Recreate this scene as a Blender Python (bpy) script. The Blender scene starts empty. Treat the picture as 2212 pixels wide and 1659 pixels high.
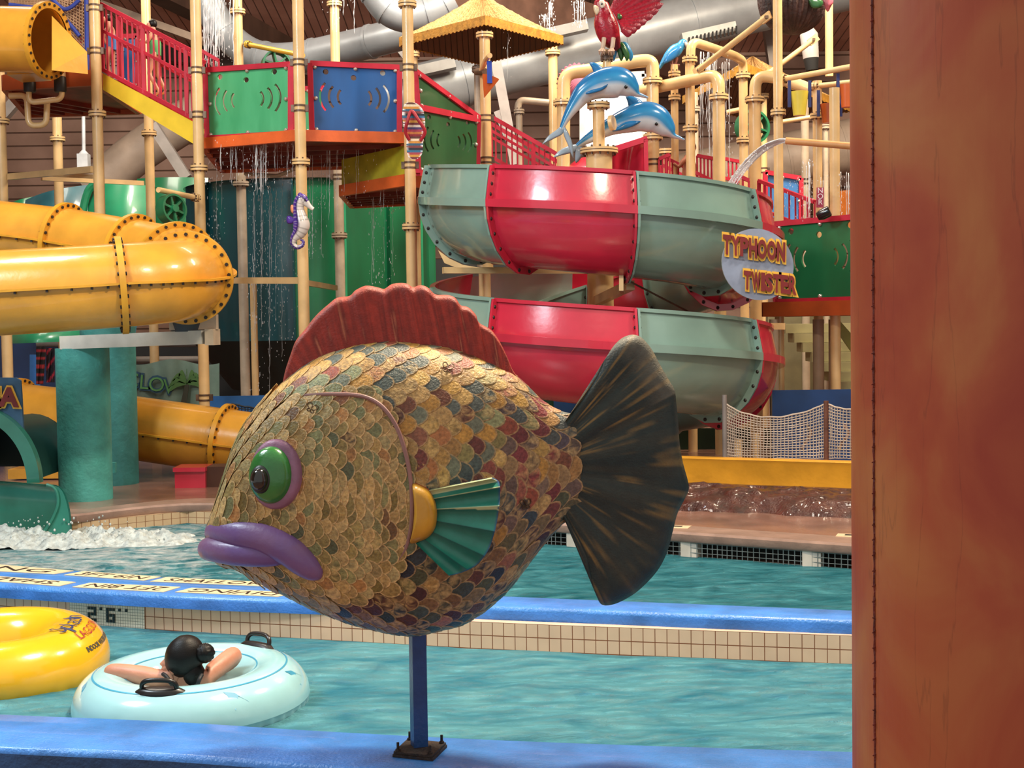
import bpy, math, random
from mathutils import Vector, Matrix, noise as mnoise
R = math.radians
sc = bpy.context.scene
# ------------------------------------------------------------------ camera
F = 3070.0                      # focal length in pixels of a 2212 x 1659 frame
PITCH, ROLL, EYE = R(2.42), 0.014, 2.1
cp, sp, cr, sr = math.cos(PITCH), math.sin(PITCH), math.cos(ROLL), math.sin(ROLL)
FW = Vector((0, cp, -sp)); _r = Vector((1, 0, 0)); _u = Vector((0, sp, cp))
RT = _r * cr - _u * sr; UP = _u * cr + _r * sr
# the roll leans posts to the upper left, as in the photograph
cam_d = bpy.data.cameras.new('camera'); cam = bpy.data.objects.new('camera', cam_d)
sc.collection.objects.link(cam); sc.camera = cam
cam_d.sensor_width = 36; cam_d.lens = F / 2212 * 36; cam_d.clip_end = 200
mw = Matrix((RT, UP, -FW)).transposed().to_4x4(); mw.translation = Vector((0, 0, EYE)); cam.matrix_world = mw
CAM = Vector((0, 0, EYE))
def ray(px, py): return FW + RT * ((px - 1106) / F) + UP * ((829.5 - py) / F)
def W(px, py, Y):
    d = ray(px, py); return CAM + d * (Y / d.y)
def G(px, py, Z=0.0):
    d = ray(px, py); return CAM + d * ((Z - EYE) / d.z)
def PM(Y): return Y / F
# ------------------------------------------------------------------ world, exposure, hall lamps
sc.view_settings.view_transform = 'Standard'; sc.view_settings.look = 'None'
sc.view_settings.gamma = 1; sc.view_settings.exposure = 0.0
w = bpy.data.worlds.new('hall_air'); sc.world = w; w.use_nodes = True
w.node_tree.nodes['Background'].inputs[0].default_value = (1.0, 0.96, 0.90, 1)
w.node_tree.nodes['Background'].inputs[1].default_value = 0.68
def lamp(name, loc, target, size, watt, col):
    d = bpy.data.lights.new(name, 'AREA'); d.shape = 'RECTANGLE'; d.size = size[0]; d.size_y = size[1]
    d.energy = watt; d.color = col
    o = bpy.data.objects.new(name, d); sc.collection.objects.link(o); o.location = loc
    o.rotation_euler = (Vector(target) - Vector(loc)).to_track_quat('-Z', 'Y').to_euler()
WARM = (1.0, 0.82, 0.60); SOFT = (1.0, 0.90, 0.76); COOL = (0.80, 0.92, 1.0)
lamp('hall_lamp', (0.9, 7.9, 8.2), (-0.3, 6.1, 1.4), (1.0, 1.0), 1120, WARM)
lamp('hall_lamp', (-7.5, 7.0, 8.5), (-1.5, 12, 1.5), (2.2, 2.2), 800, COOL)
lamp('hall_lamp', (-6.0, 13.5, 10.4), (-5, 18, 2.0), (2, 2), 520, SOFT)
lamp('hall_lamp', (6.5, 11.5, 10.6), (3.5, 15, 0.5), (1.5, 1.5), 560, SOFT)
lamp('hall_lamp', (6.5, 19.0, 11.0), (5, 26, 4.0), (3, 3), 2400, WARM)
lamp('hall_lamp', (0.0, 21.0, 11.0), (1, 28, 4.0), (3, 3), 1700, SOFT)
lamp('hall_lamp', (-7.0, 23.0, 10.5), (-6, 28, 4.0), (3, 3), 650, SOFT)
# ------------------------------------------------------------------ materials
def lin(h):
    if isinstance(h, tuple): return (h[0], h[1], h[2], 1)
    h = h.lstrip('#'); c = [int(h[i:i+2], 16) / 255 for i in (0, 2, 4)]
    return tuple([x / 12.92 if x <= .04045 else ((x + .055) / 1.055) ** 2.4 for x in c] + [1])
_mc = {}
def M(name, hexc, rough=.5, var=.10, scale=3.0, bump=0.0, bscale=40.0, metal=0.0, coat=0.0, streak=0.0, hex2=None, spec=.5):
    if name in _mc: return _mc[name]
    m = bpy.data.materials.new(name); m.use_nodes = True; nt = m.node_tree; N = nt.nodes; L = nt.links
    b = N['Principled BSDF']; b.inputs['Roughness'].default_value = rough; b.inputs['Metallic'].default_value = metal
    b.inputs['Coat Weight'].default_value = coat; b.inputs['Coat Roughness'].default_value = .08
    b.inputs['Specular IOR Level'].default_value = spec
    tc = N.new('ShaderNodeTexCoord'); mp = N.new('ShaderNodeMapping'); L.new(tc.outputs['Object'], mp.inputs[0])
    if streak: mp.inputs['Scale'].default_value = (1, 1, streak)
    nz = N.new('ShaderNodeTexNoise'); nz.inputs['Scale'].default_value = scale; nz.inputs['Detail'].default_value = 6
    L.new(mp.outputs[0], nz.inputs[0])
    c = lin(hexc); c2 = lin(hex2) if hex2 else tuple([max(0, x * (1 - 2.4 * var)) for x in c[:3]] + [1])
    c1 = c if hex2 else tuple([min(1, x * (1 + 1.2 * var)) for x in c[:3]] + [1])
    cr_ = N.new('ShaderNodeValToRGB'); cr_.color_ramp.elements[0].position = .32; cr_.color_ramp.elements[1].position = .68
    cr_.color_ramp.elements[0].color = c2; cr_.color_ramp.elements[1].color = c1
    L.new(nz.outputs['Fac'], cr_.inputs[0]); L.new(cr_.outputs[0], b.inputs['Base Color'])
    if bump:
        n2 = N.new('ShaderNodeTexNoise'); n2.inputs['Scale'].default_value = bscale; n2.inputs['Detail'].default_value = 5
        L.new(tc.outputs['Object'], n2.inputs[0])
        bp = N.new('ShaderNodeBump'); bp.inputs['Strength'].default_value = bump; bp.inputs['Distance'].default_value = .02
        L.new(n2.outputs['Fac'], bp.inputs['Height']); L.new(bp.outputs[0], b.inputs['Normal'])
    _mc[name] = m; return m
def MCOL(name, rough=.5, bump=.2, bscale=60, attr='Col', mottled=.35, msc=55):
    """paint whose colour is carried by the mesh (scales, stripes)"""
    if name in _mc: return _mc[name]
    m = bpy.data.materials.new(name); m.use_nodes = True; nt = m.node_tree; N = nt.nodes; L = nt.links
    b = N['Principled BSDF']; b.inputs['Roughness'].default_value = rough
    a = N.new('ShaderNodeAttribute'); a.attribute_name = attr
    tc = N.new('ShaderNodeTexCoord'); nz = N.new('ShaderNodeTexNoise'); nz.inputs['Scale'].default_value = msc; nz.inputs['Detail'].default_value = 8
    L.new(tc.outputs['Object'], nz.inputs[0])
    rr = N.new('ShaderNodeMapRange'); rr.inputs[1].default_value = .3; rr.inputs[2].default_value = .7
    rr.inputs[3].default_value = 1 - mottled; rr.inputs[4].default_value = 1 + mottled * .6
    L.new(nz.outputs['Fac'], rr.inputs[0])
    mx = N.new('ShaderNodeVectorMath'); mx.operation = 'SCALE'; L.new(a.outputs['Color'], mx.inputs[0]); L.new(rr.outputs[0], mx.inputs['Scale'])
    L.new(mx.outputs[0], b.inputs['Base Color'])
    if bump:
        bp = N.new('ShaderNodeBump'); bp.inputs['Strength'].default_value = bump; bp.inputs['Distance'].default_value = .01
        n2 = N.new('ShaderNodeTexNoise'); n2.inputs['Scale'].default_value = bscale; n2.inputs['Detail'].default_value = 5
        L.new(tc.outputs['Object'], n2.inputs[0]); L.new(n2.outputs['Fac'], bp.inputs['Height']); L.new(bp.outputs[0], b.inputs['Normal'])
    _mc[name] = m; return m
# ------------------------------------------------------------------ mesh builder
def V(*a): return Vector(a) if len(a) > 1 else Vector(a[0])
class MB:
    def __init__(s, *mats): s.v = []; s.f = []; s.m = []; s.c = []; s.mats = list(mats)
    def add(s, vs, fs, mi=0, col=None):
        o = len(s.v); s.v += [Vector(x) for x in vs]; s.f += [tuple(i + o for i in f) for f in fs]; s.m += [mi] * len(fs)
        if col is not None:
            if len(s.c) < o: s.c += [(1, 1, 1, 1)] * (o - len(s.c))
            s.c += col if isinstance(col, list) else [col] * len(vs)
        return s
    def hexa(s, p, mi=0):   # p: 4 bottom + 4 top corners
        return s.add(p, [(3, 2, 1, 0), (4, 5, 6, 7), (0, 1, 5, 4), (1, 2, 6, 5), (2, 3, 7, 6), (3, 0, 4, 7)], mi)
    def box(s, c, d, mi=0, rz=0):
        c = Vector(c); x, y, z = d[0] / 2, d[1] / 2, d[2] / 2; m = Matrix.Rotation(rz, 3, 'Z')
        return s.hexa([c + m @ Vector(q) for q in ((-x, -y, -z), (x, -y, -z), (x, y, -z), (-x, y, -z), (-x, -y, z), (x, -y, z), (x, y, z), (-x, y, z))], mi)
    def bar(s, a, b, wd, hg, mi=0, up=(0, 0, 1)):
        a = Vector(a); b = Vector(b); t = (b - a).normalized(); u = Vector(up)
        sd = t.cross(u)
        if sd.length < 1e-4: sd = t.cross(Vector((0, 1, 0)))
        sd.normalize(); u = sd.cross(t).normalized(); x = sd * wd / 2; z = u * hg / 2
        return s.hexa([a - x - z, a + x - z, b + x - z, b - x - z, a - x + z, a + x + z, b + x + z, b - x + z], mi)
    def prism(s, pts, vec, mi=0, mi2=None):
        n = len(pts); P = [Vector(p) for p in pts]; vec = Vector(vec)
        s.add(P + [p + vec for p in P], [tuple(range(n - 1, -1, -1)), tuple(range(n, 2 * n))], mi)
        o = len(s.v) - 2 * n
        for i in range(n):
            j = (i + 1) % n; s.f.append((o + i, o + j, o + n + j, o + n + i)); s.m.append(mi if mi2 is None else mi2)
        return s
    def tube(s, path, r, n=16, mi=0, caps=True, sq=(1, 1), upv=None):
        P = [Vector(p) for p in path]; k = len(P)
        rr = r if isinstance(r, (list, tuple)) else [r] * k
        T = [((P[min(i + 1, k - 1)] - P[max(i - 1, 0)]).normalized()) for i in range(k)]
        u = Vector(upv) if upv else (Vector((0, 0, 1)) if abs(T[0].z) < .9 else Vector((0, 1, 0)))
        vs = []
        for i in range(k):
            u = (u - T[i] * u.dot(T[i])).normalized(); b = T[i].cross(u)
            for j in range(n):
                a = 2 * math.pi * j / n; vs.append(P[i] + (u * math.cos(a) * sq[0] + b * math.sin(a) * sq[1]) * rr[i])
        fs = [(i * n + j, i * n + (j + 1) % n, (i + 1) * n + (j + 1) % n, (i + 1) * n + j) for i in range(k - 1) for j in range(n)]
        if caps: fs += [tuple(range(n - 1, -1, -1)), tuple(range((k - 1) * n, k * n))]
        return s.add(vs, fs, mi)
    def lathe(s, o, ax, prof, n=24, mi=0, mis=None):
        """prof: list of (distance along axis, radius)"""
        o = Vector(o); ax = Vector(ax).normalized(); u = ax.orthogonal().normalized(); b = ax.cross(u)
        vs = [o + ax * t + (u * math.cos(2 * math.pi * j / n) + b * math.sin(2 * math.pi * j / n)) * max(r, 1e-4) for t, r in prof for j in range(n)]
        for i in range(len(prof) - 1):
            pass
        fs = [(i * n + j, i * n + (j + 1) % n, (i + 1) * n + (j + 1) % n, (i + 1) * n + j) for i in range(len(prof) - 1) for j in range(n)]
        s.add(vs, fs, mi)
        if mis:
            q = len(s.m) - len(fs)
            for i in range(len(prof) - 1):
                for j in range(n): s.m[q + i * n + j] = mis[i]
        return s
    def ball(s, c, r, n=16, k=10, mi=0):
        r = Vector(r) if not isinstance(r, (int, float)) else Vector((r, r, r)); c = Vector(c)
        vs = [c + Vector((r.x * math.sin(math.pi * i / k) * math.cos(2 * math.pi * j / n), r.y * math.sin(math.pi * i / k) * math.sin(2 * math.pi * j / n), r.z * math.cos(math.pi * i / k))) for i in range(k + 1) for j in range(n)]
        return s.add(vs, [(i * n + j, (i + 1) * n + j, (i + 1) * n + (j + 1) % n, i * n + (j + 1) % n) for i in range(k) for j in range(n)], mi)
    def grid(s, fn, nu, nv, mi=0, closeu=False, col=None):
        vs = []; cs = []
        for i in range(nu + (0 if closeu else 1)):
            for j in range(nv + 1):
                vs.append(fn(i / nu, j / nv))
                if col: cs.append(col(i / nu, j / nv))
        nr = nu if closeu else nu + 1; fs = []
        for i in range(nu):
            for j in range(nv):
                a = i; b = (i + 1) % nr; fs.append((a * (nv + 1) + j, b * (nv + 1) + j, b * (nv + 1) + j + 1, a * (nv + 1) + j + 1))
        return s.add(vs, fs, mi, cs if col else None)
    def build(s, name, parent=None, smooth=True, ang=38, fix=True, sub=0, clean=True):
        import bmesh
        me = bpy.data.meshes.new(name)
        if parent is not None:
            off = Vector(parent.get('_o', (0, 0, 0)))
        else:
            n = len(s.v); mn = min(v.z for v in s.v); off = Vector((sum(v.x for v in s.v) / n, sum(v.y for v in s.v) / n, mn))
        me.from_pydata([v - off for v in s.v], [], s.f)
        for m in s.mats: me.materials.append(m)
        me.polygons.foreach_set('material_index', s.m)
        if s.c:
            if len(s.c) < len(s.v): s.c += [(1, 1, 1, 1)] * (len(s.v) - len(s.c))
            at = me.color_attributes.new('Col', 'FLOAT_COLOR', 'POINT'); at.data.foreach_set('color', [x for c in s.c for x in c])
        if clean:
            bm = bmesh.new(); bm.from_mesh(me); bmesh.ops.remove_doubles(bm, verts=bm.verts, dist=1e-5)
            if fix: bmesh.ops.recalc_face_normals(bm, faces=bm.faces)
            bm.to_mesh(me); bm.free()
        if smooth:
            me.polygons.foreach_set('use_smooth', [True] * len(me.polygons)); me.set_sharp_from_angle(angle=R(ang))
        me.update()
        o = bpy.data.objects.new(name, me); sc.collection.objects.link(o)
        if parent is not None: o.parent = parent
        else: o.location = off
        o['_o'] = tuple(off)
        if sub:
            md = o.modifiers.new('subdiv', 'SUBSURF'); md.levels = sub; md.render_levels = sub
        return o
def thing(name, label, cat, loc, group=None):
    o = bpy.data.objects.new(name, None); sc.collection.objects.link(o); o.location = Vector(loc); o['_o'] = tuple(Vector(loc))
    o.empty_display_size = .1; return tag(o, label, cat, group)
def tag(o, label, cat, group=None, kind=None):
    if label: o['label'] = label
    if cat: o['category'] = cat
    if group: o['group'] = group
    if kind: o['kind'] = kind
    return o
def struct(o): o['kind'] = 'structure'; return o
def interp(tab, x):
    if x <= tab[0][0]: return tab[0][1]
    for (a, b), (c, d) in zip(tab, tab[1:]):
        if x <= c: return b + (d - b) * (x - a) / (c - a)
    return tab[-1][1]
def smoothtab(tab, x, h=14): return sum(interp(tab, x + k * h) for k in (-1.5, -1, -.5, 0, .5, 1, 1.5)) / 7
def spline(pts, k=6, closed=False):
    """Catmull-Rom through vectors of any dimension"""
    P = [Vector(p) for p in pts]; n = len(P); out = []
    rng = range(n) if closed else range(n - 1)
    for i in rng:
        if closed: a, b, c, d = P[(i - 1) % n], P[i], P[(i + 1) % n], P[(i + 2) % n]
        else: a, b, c, d = P[max(i - 1, 0)], P[i], P[i + 1], P[min(i + 2, n - 1)]
        for j in range(k):
            t = j / k; out.append(.5 * ((2 * b) + (c - a) * t + (2 * a - 5 * b + 4 * c - d) * t * t + (3 * b - a - 3 * c + d) * t ** 3))
    if not closed: out.append(P[-1])
    return out
def textmesh(body, size, extr, off=0.0, bold=0.0):
    """verts/faces of a line of lettering lying in x,y with thickness z, centred"""
    cu = bpy.data.curves.new('lettering', 'FONT'); cu.body = body; cu.size = size; cu.extrude = extr; cu.offset = off
    cu.align_x = 'CENTER'; cu.align_y = 'CENTER'; cu.resolution_u = 3
    o = bpy.data.objects.new('lettering', cu); sc.collection.objects.link(o)
    dg = bpy.context.evaluated_depsgraph_get(); me = o.evaluated_get(dg).to_mesh()
    vs = [v.co.copy() for v in me.vertices]; fs = [tuple(p.vertices) for p in me.polygons]
    o.evaluated_get(dg).to_mesh_clear(); bpy.data.objects.remove(o); bpy.data.curves.remove(cu)
    return vs, fs
def putText(mb, body, size, extr, fn, mi=0, off=0.0, wide=1.0):
    vs, fs = textmesh(body, size, extr, off); mb.add([fn(Vector((v.x * wide, v.y, v.z))) for v in vs], fs, mi)
def facing(o, right, up):   # map text x,y,z to a frame in the world; z towards the viewer
    o = Vector(o); right = Vector(right).normalized(); up = Vector(up).normalized(); nn = right.cross(up)
    return lambda v: o + right * v.x + up * v.y + nn * v.z
# ================================================================== POOL
blue_paint = M('blue_curb_paint', '#3f84d6', .36, .12, 4, .35, 60, coat=.25)
blue_face = M('blue_curb_face_paint', '#3a78cc', .45, .16, 3, .25, 50)
def tile_mat(name, base, grout, sx, sz, line=.045):
    m = bpy.data.materials.new(name); m.use_nodes = True; nt = m.node_tree; N = nt.nodes; L = nt.links; b = N['Principled BSDF']
    uv = N.new('ShaderNodeUVMap'); uv.uv_map = 'UVMap'; sep = N.new('ShaderNodeSeparateXYZ'); L.new(uv.outputs[0], sep.inputs[0])
    res = []
    for i, sc_ in ((0, sx), (1, sz)):
        d = N.new('ShaderNodeMath'); d.operation = 'DIVIDE'; d.inputs[1].default_value = sc_; L.new(sep.outputs[i], d.inputs[0])
        f = N.new('ShaderNodeMath'); f.operation = 'FRACT'; L.new(d.outputs[0], f.inputs[0])
        p = N.new('ShaderNodeMath'); p.operation = 'PINGPONG'; p.inputs[1].default_value = .5; L.new(f.outputs[0], p.inputs[0])
        l = N.new('ShaderNodeMath'); l.operation = 'LESS_THAN'; l.inputs[1].default_value = line; L.new(p.outputs[0], l.inputs[0]); res.append(l)
    mx = N.new('ShaderNodeMath'); mx.operation = 'MAXIMUM'; L.new(res[0].outputs[0], mx.inputs[0]); L.new(res[1].outputs[0], mx.inputs[1])
    tc = N.new('ShaderNodeTexCoord'); nz = N.new('ShaderNodeTexNoise'); nz.inputs['Scale'].default_value = 6; L.new(tc.outputs['Object'], nz.inputs[0])
    cr_ = N.new('ShaderNodeValToRGB'); c = lin(base); cr_.color_ramp.elements[0].color = tuple([x * .78 for x in c[:3]] + [1]); cr_.color_ramp.elements[1].color = c
    L.new(nz.outputs['Fac'], cr_.inputs[0])
    mix = N.new('ShaderNodeMix'); mix.data_type = 'RGBA'; L.new(mx.outputs[0], mix.inputs[0]); L.new(cr_.outputs[0], mix.inputs[6]); mix.inputs[7].default_value = lin(grout)
    L.new(mix.outputs[2], b.inputs['Base Color']); b.inputs['Roughness'].default_value = .25
    return m
def ribbon(name, pts, z0, z1, mat, thick=.03, parent=None, back=(0, 1, 0)):
    """upright tiled band along a polyline, UV in metres"""
    P = [Vector((p[0], p[1], 0)) for p in pts]; me = bpy.data.meshes.new(name); vs = []; fs = []; uv = []
    d = 0; D = [0]
    for a, b in zip(P, P[1:]): d += (b - a).length; D.append(d)
    n = len(P); bk = Vector(back) * thick
    for p in P: vs += [Vector((p.x, p.y, z0)), Vector((p.x, p.y, z1)), Vector((p.x, p.y, z0)) + bk, Vector((p.x, p.y, z1)) + bk]
    off = Vector((sum(p.x for p in P) / n, sum(p.y for p in P) / n, z0))
    for i in range(n - 1):
        a = 4 * i; b = 4 * (i + 1)
        fs.append((a, b, b + 1, a + 1)); uv += [(D[i], z0 - z1), (D[i + 1], z0 - z1), (D[i + 1], 0), (D[i], 0)]
        fs.append((a + 2, a + 3, b + 3, b + 2)); uv += [(D[i], z0 - z1), (D[i], 0), (D[i + 1], 0), (D[i + 1], z0 - z1)]
        fs.append((a + 1, b + 1, b + 3, a + 3)); uv += [(0.02, .02)] * 4
    me.from_pydata([v - off for v in vs], [], fs); me.materials.append(mat)
    l = me.uv_layers.new(name='UVMap'); l.data.foreach_set('uv', [x for q in uv for x in q])
    o = bpy.data.objects.new(name, me); sc.collection.objects.link(o); o.location = off; o['_o'] = tuple(off); return struct(o)
TZ = .265
wl = [G(-260, 1316), G(0, 1334), G(400, 1364), G(750, 1385), G(1100, 1404), G(1500, 1421), G(1845, 1435), G(2300, 1453)]
fe = [G(-260, 1247, TZ), G(0, 1264, TZ), G(400, 1287, TZ), G(750, 1299.5, TZ), G(1100, 1310, TZ), G(1500, 1326, TZ), G(1845, 1339, TZ), G(2300, 1356, TZ)]
be = [G(-260, 1198, TZ), G(0, 1218, TZ), G(400, 1250, TZ), G(750, 1271, TZ), G(1100, 1287, TZ), G(1500, 1303, TZ), G(1845, 1317, TZ), G(2300, 1335, TZ)]
def ext(P, L=3.5):
    a = (P[0] - P[1]).normalized() * L; b = (P[-1] - P[-2]).normalized() * L; return [P[0] + a] + P + [P[-1] + b]
wl = ext(spline(wl, 5)); fe = ext(spline(fe, 5)); be = ext(spline(be, 5))
tile_m = tile_mat('beige_tile', '#f4cba8', '#8a5030', .0755, .088, .035)
ribbon('wall_middle', wl, -.7, .175, tile_m, .08)
def curbtop(name, F_, B_, ztop, zbot, mat, mat2, lip=.03):
    mb = MB(mat, mat2); n = len(F_)
    prof = []
    for i in range(n):
        f = Vector((F_[i].x, F_[i].y, 0)); b = Vector((B_[i].x, B_[i].y, 0)); d = (b - f).normalized()
        prof.append([f + Vector((0, 0, zbot)), f + Vector((0, 0, ztop - lip)), f + d * lip * .3 + Vector((0, 0, ztop - lip * .3)), f + d * lip + Vector((0, 0, ztop)),
                     b - d * lip + Vector((0, 0, ztop)), b - d * lip * .3 + Vector((0, 0, ztop - lip * .3)), b + Vector((0, 0, ztop - lip)), b + Vector((0, 0, zbot))])
    k = 8; vs = [p for r in prof for p in r]
    for j in range(k):
        o = len(mb.v)
        jj = (j + 1) % k
        mb.add([p for r in prof for p in (r[j], r[jj])], [(2 * i, 2 * i + 2, 2 * i + 3, 2 * i + 1) for i in range(n - 1)], 1 if j in (0, 6) else 0)
    mb.add(prof[0], [tuple(range(k))]); mb.add(prof[-1], [tuple(range(k - 1, -1, -1))])
    return struct(mb.build(name, ang=50))
curbtop('pool_curb_middle', fe, be, TZ, .172, blue_paint, blue_face)
# the ledge in front that carries the fish
nb = [G(-300, 1524, TZ), G(0, 1540, TZ), G(360, 1555, TZ), G(720, 1577, TZ), G(1180, 1599, TZ), G(1845, 1620, TZ), G(2500, 1638, TZ)]
nf = [G(-300, 1590, TZ), G(0, 1613, TZ), G(360, 1630, TZ), G(720, 1656, TZ), G(1180, 1684, TZ), G(1845, 1712, TZ), G(2500, 1735, TZ)]
near = curbtop('pool_curb_near', ext(spline(nf, 5)), ext(spline(nb, 5)), TZ, -.32, blue_paint, M('near_ledge_side_paint', '#1f4470', .6, .2, 3, .4, 40))
near['label'] = 'blue painted ledge'
# mosaic marker reading 2'6" and its digits
mos = tile_mat('white_mosaic', '#f4e8d2', '#6d7060', .0208, .0208, .06)
def along(px0, px1, ytab, n=14):
    return [G(px0 + (px1 - px0) * i / n, interp(ytab, px0 + (px1 - px0) * i / n)) for i in range(n + 1)]
wtab = [(0, 1334), (152, 1345.5), (313, 1358), (400, 1364)]
mp_ = [p - Vector((0, .006, 0)) for p in along(152, 313, wtab)]
o = ribbon('depth_marker_mosaic', mp_, .0, .172, mos, .012); o['kind'] = 'structure'
A_ = mp_[0]; B_ = mp_[-1]; dr = (B_ - A_); Lm = dr.length; dr = dr / Lm
blk = M('black_tile', '#15171a', .3)
def digits():
    mb = MB(blk); c = .0208
    rows = {0: ["###", "  #", "###", "#  ", "###"], 1: ["###", "#  ", "###", "# #", "###"]}
    def cell(cx, cy, wd=1, hg=1):
        u = (6 + cx) * c; z = .172 - (2 + cy) * c; d = Lm * (u / (24 * c)); 
        p = A_ + dr * (d + .009 * wd) ; mb.box((p.x, p.y - .008, z - .0095 * hg), (.0185 * wd, .006, .0185 * hg), rz=math.atan2(dr.y, dr.x))
    for (g, x0) in ((0, 0), (1, 6)):
        for r, row in enumerate(rows[g]):
            for q, ch in enumerate(row):
                if ch == '#': cell(x0 + q, r)
    for x0 in (3.9, 9.9, 12): cell(x0, 0)
    return struct(mb.build('depth_marker_digits', smooth=False))
digits()
# painted tile strips with warning words on the middle curb
cream = M('cream_tile', '#e3cba4', .35, .06); ink = M('marker_ink', '#241c18', .5)
def marker(q, text, flip):
    """q: four pixel corners near-left, near-right, far-right, far-left on the curb top"""
    P = [G(x, y, TZ) + Vector((0, 0, .001)) for x, y in q]
    mb = MB(cream, ink); mb.prism(P, (0, 0, .004))
    vs, fs = textmesh(text, 1.0, .0); xs = [v.x for v in vs]; ys = [v.y for v in vs]
    x0, x1, y0, y1 = min(xs), max(xs), min(ys), max(ys); out = []
    for v in vs:
        a = (v.x - x0) / (x1 - x0); b = (v.y - y0) / (y1 - y0)
        if flip: a = 1 - a; b = 1 - b
        a = .08 + a * .84; b = .17 + b * .66
        p = (P[0] * (1 - a) + P[1] * a) * (1 - b) + (P[3] * (1 - a) + P[2] * a) * b; out.append(p + Vector((0, 0, .0055)))
    mb.add(out, fs, 1); return struct(mb.build('trim_%d' % marker.n, smooth=False))
marker.n = 0
for q, t, fl in (([(-190, 1243), (127, 1267), (164, 1258.5), (-140, 1235)], 'SHALLOW', True),
              ([(156, 1269), (352, 1280), (390, 1269), (195, 1260)], '2FT 8IN', True),
              ([(378, 1280), (600, 1290), (640, 1281), (414, 1271)], 'DIVING', True),
              ([(-200, 1225), (116, 1241), (160, 1234), (-150, 1208)], 'DIVING', False),
              ([(138, 1243), (310, 1255), (347, 1247), (180, 1235)], '3FT 6IN', False),
              ([(324, 1257), (585, 1268), (620, 1261), (360, 1248)], 'SHALLOW', False)):
    marker(q, t, fl); marker.n += 1
# pool basin and far edges
DZ = .22
basin = M('pool_floor_plaster', '#9ccfe0', .6, .06, 2)
mb = MB(basin); mb.box((0, 10.5, -.8), (24, 14, .1)); struct(mb.build('floor', smooth=False))
deck = M('brown_wet_deck', '#8a6657', .22, .16, 2.2, .25, 30, coat=.2)
coping = M('tan_coping', '#94786a', .35, .1, 5, .2, 30)
# left far edge: corner of the pool
cL = [G(-200, 1160), G(170, 1155.5), G(404, 1130), G(640, 1140), G(900, 1157), G(1200, 1178), G(1480, 1201), G(1845, 1230), G(2300, 1266)]
cL[0] = cL[1] + (cL[0] - cL[1]) * 4; cL[-1] = cL[-2] + (cL[-1] - cL[-2]) * 2.5
cLd = [Vector((p.x, p.y + .02, 0)) for p in cL]
ribbon('wall_far', cL[:5], -.7, .13, tile_mat('far_tile', '#cdb08a', '#8a6244', .1, .0655, .04), .1)
white_t = tile_mat('gutter_tile', '#d8d2c2', '#8c8478', .06, .06, .06)
ribbon('wall_far_gutter', cL[4:], -.7, -.01, white_t, .1)
def edge_strip(name, L0, zt, zb, over, mat):
    mb = MB(mat); n = len(L0); rows = []
    for p in L0:
        q = Vector((p.x, p.y - over, 0)); rows.append([q + V(0, 0, zb), q + V(0, -.015, zb + .02), q + V(0, -.015, zt - .02), q + V(0, .01, zt), q + V(0, .42, zt + .001), q + V(0, .42, zb)])
    for j in range(6):
        mb.add([p for r in rows for p in (r[j], r[(j + 1) % 6])], [(2 * i, 2 * i + 2, 2 * i + 3, 2 * i + 1) for i in range(n - 1)])
    mb.add(rows[0], [tuple(range(6))]); mb.add(rows[-1], [tuple(range(5, -1, -1))])
    return struct(mb.build(name))
edge_strip('trim_7', [cL[0]] + spline(cL[1:], 4), DZ, .13, .03, coping)
mb = MB(deck); P = [Vector((p.x, p.y + .35, DZ)) for p in cL] + [V(16, cL[-1].y + .35, DZ), V(16, 40, DZ), V(-16, 40, DZ), V(-16, cL[0].y + .35, DZ)]
mb.prism(P, (0, 0, -.3)); struct(mb.build('floor_deck', smooth=False))
# gutter on the right: slot shade put into a solid near-black strip, behind grating
dark = M('dark_recess', '#050505', .8); bare = M('steel_wire', '#8f9696', .35, metal=.6)
wht = M('white_pier', '#c9c2b6', .5)
sl = spline(cL[4:], 12)
mb = MB(dark)
for a, b in zip(sl, sl[1:]): mb.hexa([a + V(0, .16, 0), b + V(0, .16, 0), b + V(0, .34, 0), a + V(0, .34, 0), a + V(0, .16, .13), b + V(0, .16, .13), b + V(0, .34, .13), a + V(0, .34, .13)])
struct(mb.build('wall_gutter_shade', smooth=False))
g = tag(thing('gutter_grating', 'wire grating across the dark overflow slot under the brown far deck', 'grating', sl[0]), None, None)
mb = MB(bare)
run = 0.0; last = sl[0]; marks = []
for z in (.035, .08, .122): mb.tube([p + V(0, -.005, z) for p in sl], .0035, 6)
for a, b in zip(sl, sl[1:]):
    Ls = (b - a).length; k = int(Ls / .062) + 1
    for i in range(k):
        p = a.lerp(b, i / k); mb.box((p.x, p.y - .005, .06), (.007, .007, .14))
mb.build('mesh_wires', g, smooth=False)
for px in (1247, 1495, 1760): 
    yy = interp([(1200, 1178), (1480, 1201), (1845, 1230)], px); p = G(px, yy); mb = MB(wht); mb.box((p.x, p.y + .06, .055), (.16, .12, .15), rz=-.45); mb.build('pier', g, smooth=False)
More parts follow.
